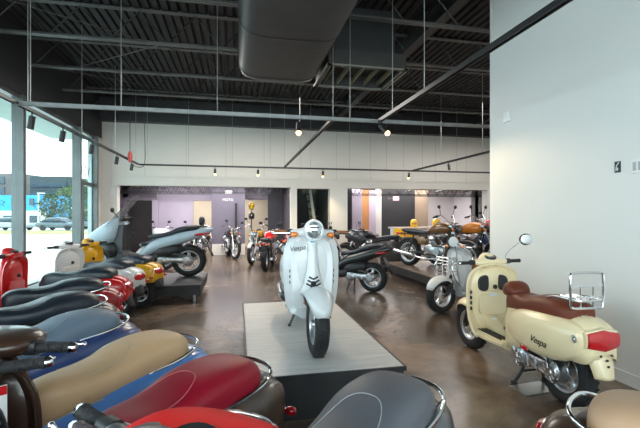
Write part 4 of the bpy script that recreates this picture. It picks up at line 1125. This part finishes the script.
stool(397, 14.4, 'yellow bar stool at the desk, left one of the pair'); stool(408.5, 14.6, 'yellow bar stool at the desk, right one of the pair')
def helmet(px, d, z, col, lab, s=1.):
    x, y = W(px, d); r = empty('helmet', (x, y, z)); tag(r, lab, 'helmet')
    part('shell', MB().loft([[(.13 * s * q * math.cos(2 * PI * k / 20), .16 * s * q * math.sin(2 * PI * k / 20), zz * s) for k in range(20)] for q, zz in ((.8, 0), (.92, .04), (1, .10), (.97, .16), (.82, .22), (.5, .26), (.15, .275))]), col, r)
    part('visor', MB().ell((-.02 * s, -.11 * s, .12 * s), (.10 * s, .07 * s, .045 * s)), smoke, r)
hy = paint('helmet_yellow', (.85, .50, .0))
helmet(414, 15.0, 1.02, hy, 'yellow helmet on the reception desk left of the brown wall', 1.05)
helmet(436, 15.0, 1.02, hy, 'yellow helmet on the right end of the reception desk', 1.15)
# helmet stand in the far doorway of the left room
x, y = W(251.5, 15.4)
r = empty('helmet_stand', (x, y, 0)); tag(r, 'slim post stand holding helmets in the bright doorway', 'display stand')
part('pole', MB().tube([(0, 0, .02), (0, 0, 1.70)], .018, 8), satin, r); part('base', MB().lathe([(0, 0), (.2, 0), (.2, .02), (0, .02)], (0, 0, 0), 'z', 20), satin, r)
for z_ in (1.30, 1.68): part('shelf', MB().lathe([(0, 0), (.11, 0), (.11, .015), (0, .015)], (0, 0, z_), 'z', 16), satin, r)
helmet(251.5, 15.4, 1.70, hy, 'yellow helmet on top of the slim post stand', .9)
helmet(251.5, 15.4, 1.32, black, 'black helmet on the lower shelf of the post stand', .9)
# exit sign
x = XY(394.5, 14.0)
r = empty('exit_sign', (x, 14.0, 2.08)); tag(r, 'small glowing exit sign below the black trusses of the right room', 'exit sign')
exm = mat('exit_sign_face', (1.0, .62, .68), .5, emit=1.0)
part('sign_box', MB().box((.06, 0, 0), (.22, .05, .15)), exm, r, smooth=False)
part('lamp_head', MB().box((-.15, 0, -.0), (.16, .05, .05)), white_lab, r, smooth=False)
part('bracket', MB().tube([(.06, 0, .07), (.06, 0, .54)], .012, 6), satin, r)
text('lettering', 'EXIT', .09, mat('exit_red_letters', (.6, .02, .04), .5, var=.02), r, basis((.06, -.027, 0), (1, 0, 0), (0, 0, 1)))

# ---------------------------------------------------------------- suspended track rails
ZR = 2.92
railm = mat('track_rail_black', (.03, .032, .034), .35, .4, var=.1)
railg = mat('galvanised_strut', (.30, .31, .31), .35, .6, var=.12, vscale=8)
rod = mat('galvanised_rod', (.42, .42, .40), .4, .6, var=.05)
k_ = ZR - CAMH
def rail(lab, p0, p1, m, rods, h=.045, w=.045):
    a, b_ = Vector((*p0, ZR)), Vector((*p1, ZR)); v = b_ - a
    r = empty('track_rail', (p0[0], p0[1], 0)); tag(r, lab, 'track rail', None)
    q = MB(); q.box(((b_ + a) / 2 - Vector((p0[0], p0[1], 0))), (v.length, w, h * .45), rz=math.atan2(v.y, v.x)); 
    nrm = Vector((-v.y, v.x, 0)).normalized() * (w / 2)
    for s_ in (-1, 1): q.box(((b_ + a) / 2 - Vector((p0[0], p0[1], 0)) + nrm * s_ + Vector((0, 0, -h * .1))), (v.length, .006, h), rz=math.atan2(v.y, v.x))
    part('channel', q, m, r, smooth=False)
    for t_ in rods:
        p = a + v * t_ - Vector((p0[0], p0[1], 0))
        part('hanger_rod', MB().tube([p + Vector((0, 0, .01)), (p.x, p.y, ZT - .01)], .0055, 6), rod, r)
    return r
XLr, XRr, XM = -1.94 * k_, 1.49 * k_, .985 * k_
YN, YBk = 4.08 * k_, 12.25
rail('long black rail running along the window wall', (XLr, 1.0), (XLr, YBk), railm, (.30, .45, .62, .80, .97))
rail('black rail strung across just before the back wall', (XLr, YBk), (8.6, YBk), railm, (.02, .12, .23, .33, .44, .55, .66, .77, .88))
rail('grey strut crossing the hall below the joists', (XLr - .02, YN), (8.6, YN), railg, (.015, .11, .22, .39, .62, .8), h=.05, w=.045)
rail('dark strut running from the crossing strut past the right wall', (XRr, YN), (XRr, 1.2), railm, (.12, .33, .6, .9), h=.05)
rail('short black rail between the crossing strut and the back rail', (XM, YN), (XM, YBk), railm, (.0, .5, .97))
rail('short black rail reaching back beyond the right wall end', (3.95 * k_, YN), (3.95 * k_, YBk), railm, (.1, .4, .7))

warm = mat('warm_lamp_glow', (1.0, .50, .16), .5, emit=9.)
def spot(x, y, lab, lit=True, aim=(0, -.3, -1), z=ZR - .03, big=1.):
    r = empty('track_spotlight', (x, y, z)); tag(r, lab, 'spotlight', 'spotlights on the suspended rails')
    a = Vector(aim).normalized()
    part('stem', MB().tube([(0, 0, .02), (0, 0, -.07)], .010, 6), blackp, r)
    c = Vector((0, 0, -.08)); 
    part('lamp_can', MB().tube([c - a * .03, c + a * .12 * big], .034 * big, 14), blackp, r)
    if lit:
        part('bulb', MB().ell(c + a * .13 * big, (.032 * big, .032 * big, .032 * big)), warm, r)
        l = bpy.data.lights.new('spot_lamp', 'SPOT'); l.energy = 45; l.color = (1, .75, .45); l.spot_size = math.radians(95); l.spot_blend = .6; l.shadow_soft_size = .03
        lo = bpy.data.objects.new('spot_lamp', l); COL.objects.link(lo); lo.parent = r; lo.location = c + a * .19 * big
        lo.rotation_euler = a.to_track_quat('-Z', 'Y').to_euler()
def onback(px): return XY(px, YBk)
for px, lab in ((215, 'lit spotlight on the back rail, leftmost'), (258, 'lit spotlight on the back rail, second from left'), (323, 'lit spotlight on the back rail above the stair doorway'), (409, 'spotlight on the back rail above the right opening')):
    spot(onback(px), YBk, lab, aim=(0, .25, -1))
spot(XY(297, YN + .2), YN + .02, 'lit spotlight hanging under the crossing strut below the big duct', aim=(-.1, -.5, -1), big=1.15)
spot(XRr, YN - .12, 'bright spotlight at the corner where the grey and the dark strut meet', aim=(.5, -.6, -.9), big=1.15)
def yl(px):
    u = (px - 320.0) / F; return XLr * (CA - u * SA) / (SA + u * CA)
for px, lab in ((32, 'black spotlight on the window rail nearest the camera'), (63, 'black spotlight on the window rail, second along'), (92, 'black spotlight on the window rail before the end window'), (117, 'black spotlight on the window rail beside the wall pier'), (132, 'black spotlight at the far corner of the window rail')):
    spot(XLr, yl(px), lab, lit=False, aim=(-.15, 0, -1), big=1.25)
spot(3.95 * k_, 9.9, 'unlit black spotlight on the rail beyond the right wall end', lit=False)

# ---------------------------------------------------------------- ducts
ductm = mat('charcoal_fabric_duct', (.032, .033, .034), .5, .1, bump=.5, bscale=3.5, var=.15, vscale=2)
r = empty('air_duct', (.67, 0, 0)); tag(r, 'huge rounded charcoal duct hanging under the roof towards the camera', 'air duct')
dk = [(-2.4, .65), (-.5, .65), (1.5, .65), (3.2, .65), (4.9, .65), (6.55, .65), (6.68, .635), (6.72, .60)]
m_ = MB().loft([[(w * pw(math.cos(2 * PI * k / 40), 4.6), y, 4.16 + w * .72 * pw(math.sin(2 * PI * k / 40), 4.6)) for k in range(40)] for y, w in dk])
part('duct_body', m_, ductm, r)
for y in (1.6, 3.3, 5.0, 6.5):
    part('seam_band', MB().loft([[((.654 + o_) * pw(math.cos(2 * PI * k / 40), 4.6), y + dy, 4.16 + (.654 + o_) * .72 * pw(math.sin(2 * PI * k / 40), 4.6)) for k in range(40)] for dy, o_ in ((-.02, 0), (-.012, .006), (.012, .006), (.02, 0))], cap=False), ductm, r)
    for s_ in (-1, 1): part('strap', MB().tube([(s_ * .5, y, 4.5), (s_ * .5, y, ZT)], .006, 5), rod, r)
x0, x1 = W(322, 6.6)[0], W(397, 6.6)[0]; xc = (x0 + x1) / 2; w_ = x1 - x0
r = empty('air_diffuser', (xc, 6.4, .12)); tag(r, 'square grey ceiling diffuser box open at its lower face', 'air diffuser')
d_ = MB()
for s_ in (-1, 1): d_.box((s_ * (w_ / 2), 0, 3.76), (.03, 1.0, .26)); d_.box((0, s_ * .5, 3.76), (w_ + .03, .03, .26))
d_.box((0, 0, 3.88), (w_, 1.0, .03))
part('housing', d_, mat('dark_galvanised_sheet', (.05, .05, .048), .5, .3, var=.15), r, smooth=False)
d_ = MB()
for s_ in (-1, 1): d_.box((s_ * (w_ / 2 + .01), 0, 3.64), (.08, 1.1, .02)); d_.box((0, s_ * .51, 3.64), (w_ + .08, .08, .02))
part('flange', d_, mat('pale_galvanised_lip', (.25, .25, .22), .4, .3, var=.1), r, smooth=False)
d_ = MB()
for k in range(5): d_.box((-w_ / 2 + w_ * (k + .5) / 5, 0, 3.72), (.015, .96, .09))
part('vane', d_, mat('brass_toned_vane', (.18, .16, .10), .4, .3, var=.1), r, smooth=False)
part('supply_duct', MB().loft([[(-.50, -.36, 3.88), (.50, -.36, 3.88), (.50, .36, 3.88), (-.50, .36, 3.88)], [(-.50, -.36, 4.62), (.50, -.36, 4.62), (.50, .36, 4.62), (-.50, .36, 4.62)]]).box((-.9, 0, 4.45), (1.4, .6, .3)), ductm, r, smooth=False)

# ---------------------------------------------------------------- small fittings on the walls
def rwall(px, py):
    u = (px - 320.0) / F; y = XR * (CA - u * SA) / (SA + u * CA); d = y * CA + XR * SA
    return y, CAMH + (214 - py) / F * d
y, z = rwall(508, 117)
r = empty('wall_sensor', (XR, y, z)); tag(r, 'small white rectangular sensor high on the right wall', 'sensor')
part('case', MB().box((-.015, 0, 0), (.03, .10, .13)), wl, r, smooth=False, bevel=.006); part('lens', MB().box((-.032, 0, .02), (.004, .05, .05)), wallr, r, smooth=False)
y, z = rwall(618, 167)
r = empty('wall_box', (XR, y, z)); tag(r, 'open dark junction box on the right wall', 'junction box')
part('box', MB().box((-.004, 0, 0), (.008, .055, .10)), blackp, r, smooth=False); part('wire_connector', MB().ell((-.012, .0, -.02), (.008, .013, .018)), silver, r); part('wire', MB().tube([(-.01, -.02, .04), (-.016, .0, .01), (-.01, .02, -.04)], .004, 5, smooth=3), alu, r)
y, z = rwall(638, 166)
r = empty('power_socket', (XR, y, z)); tag(r, 'white double wall socket at the right edge beside the junction box', 'socket')
part('plate', MB().box((-.004, 0, 0), (.008, .11, .12)), wl, r, smooth=False, bevel=.003)
for s_ in (-1, 1): part('outlet', MB().box((-.009, s_ * .024, .0), (.003, .03, .075)), mat('outlet_grey', (.4, .4, .4), .5, var=.02), r, smooth=False)  # outlet faces in plain mid grey
# thermostat by the window pier
yb_ = YB - .02; x = XY(113, YB)
r = empty('intercom', (x, YB - .02, 2.16)); tag(r, 'small white box on the pier left of the back opening', 'wall box')
part('case', MB().box((0, 0, 0), (.12, .04, .24)), wl, r, smooth=False, bevel=.006); part('conduit', MB().tube([(-.02, .005, .12), (-.02, .005, 2.0)], .012, 6), wl, r)
# red hanging pull device
x, y = W(130, 10.2)
r = empty('hanging_plug', (x, y, 2.98)); tag(r, 'red power plug dangling on a black cable near the window pier', 'plug')
part('plug_body', MB().tube([(0, 0, -.16), (0, 0, -.05), (0, 0, .05), (0, 0, .12)], [.03, .06, .055, .02], 10), mat('red_plastic', (.50, .08, .07), .45, var=.05), r)
part('cable', MB().tube([(0, 0, .1), (.0, 0, .8), (.03, 0, ZT - 2.98)], .009, 6), blackp, r)
part('cable', MB().tube([(0, 0, -.14), (.08, 0, -.24), (.26, 0, -.28), (.36, 0, -.1), (.34, 0, .9), (.3, 0, ZT - 2.98)], .008, 6, smooth=4), blackp, r)
# floor plate under the ivory scooter
x, y = PZ(533, 389, 0)
mb = MB().box((0, 0, .004), (.34, .20, .008)); o = part('floor_plate', mb, alu, None, smooth=False); o.location = (x, y, 0); o.rotation_euler = (0, 0, .1)
tag(o, 'thin metal plate on the floor under the ivory scooter stand', 'plate')
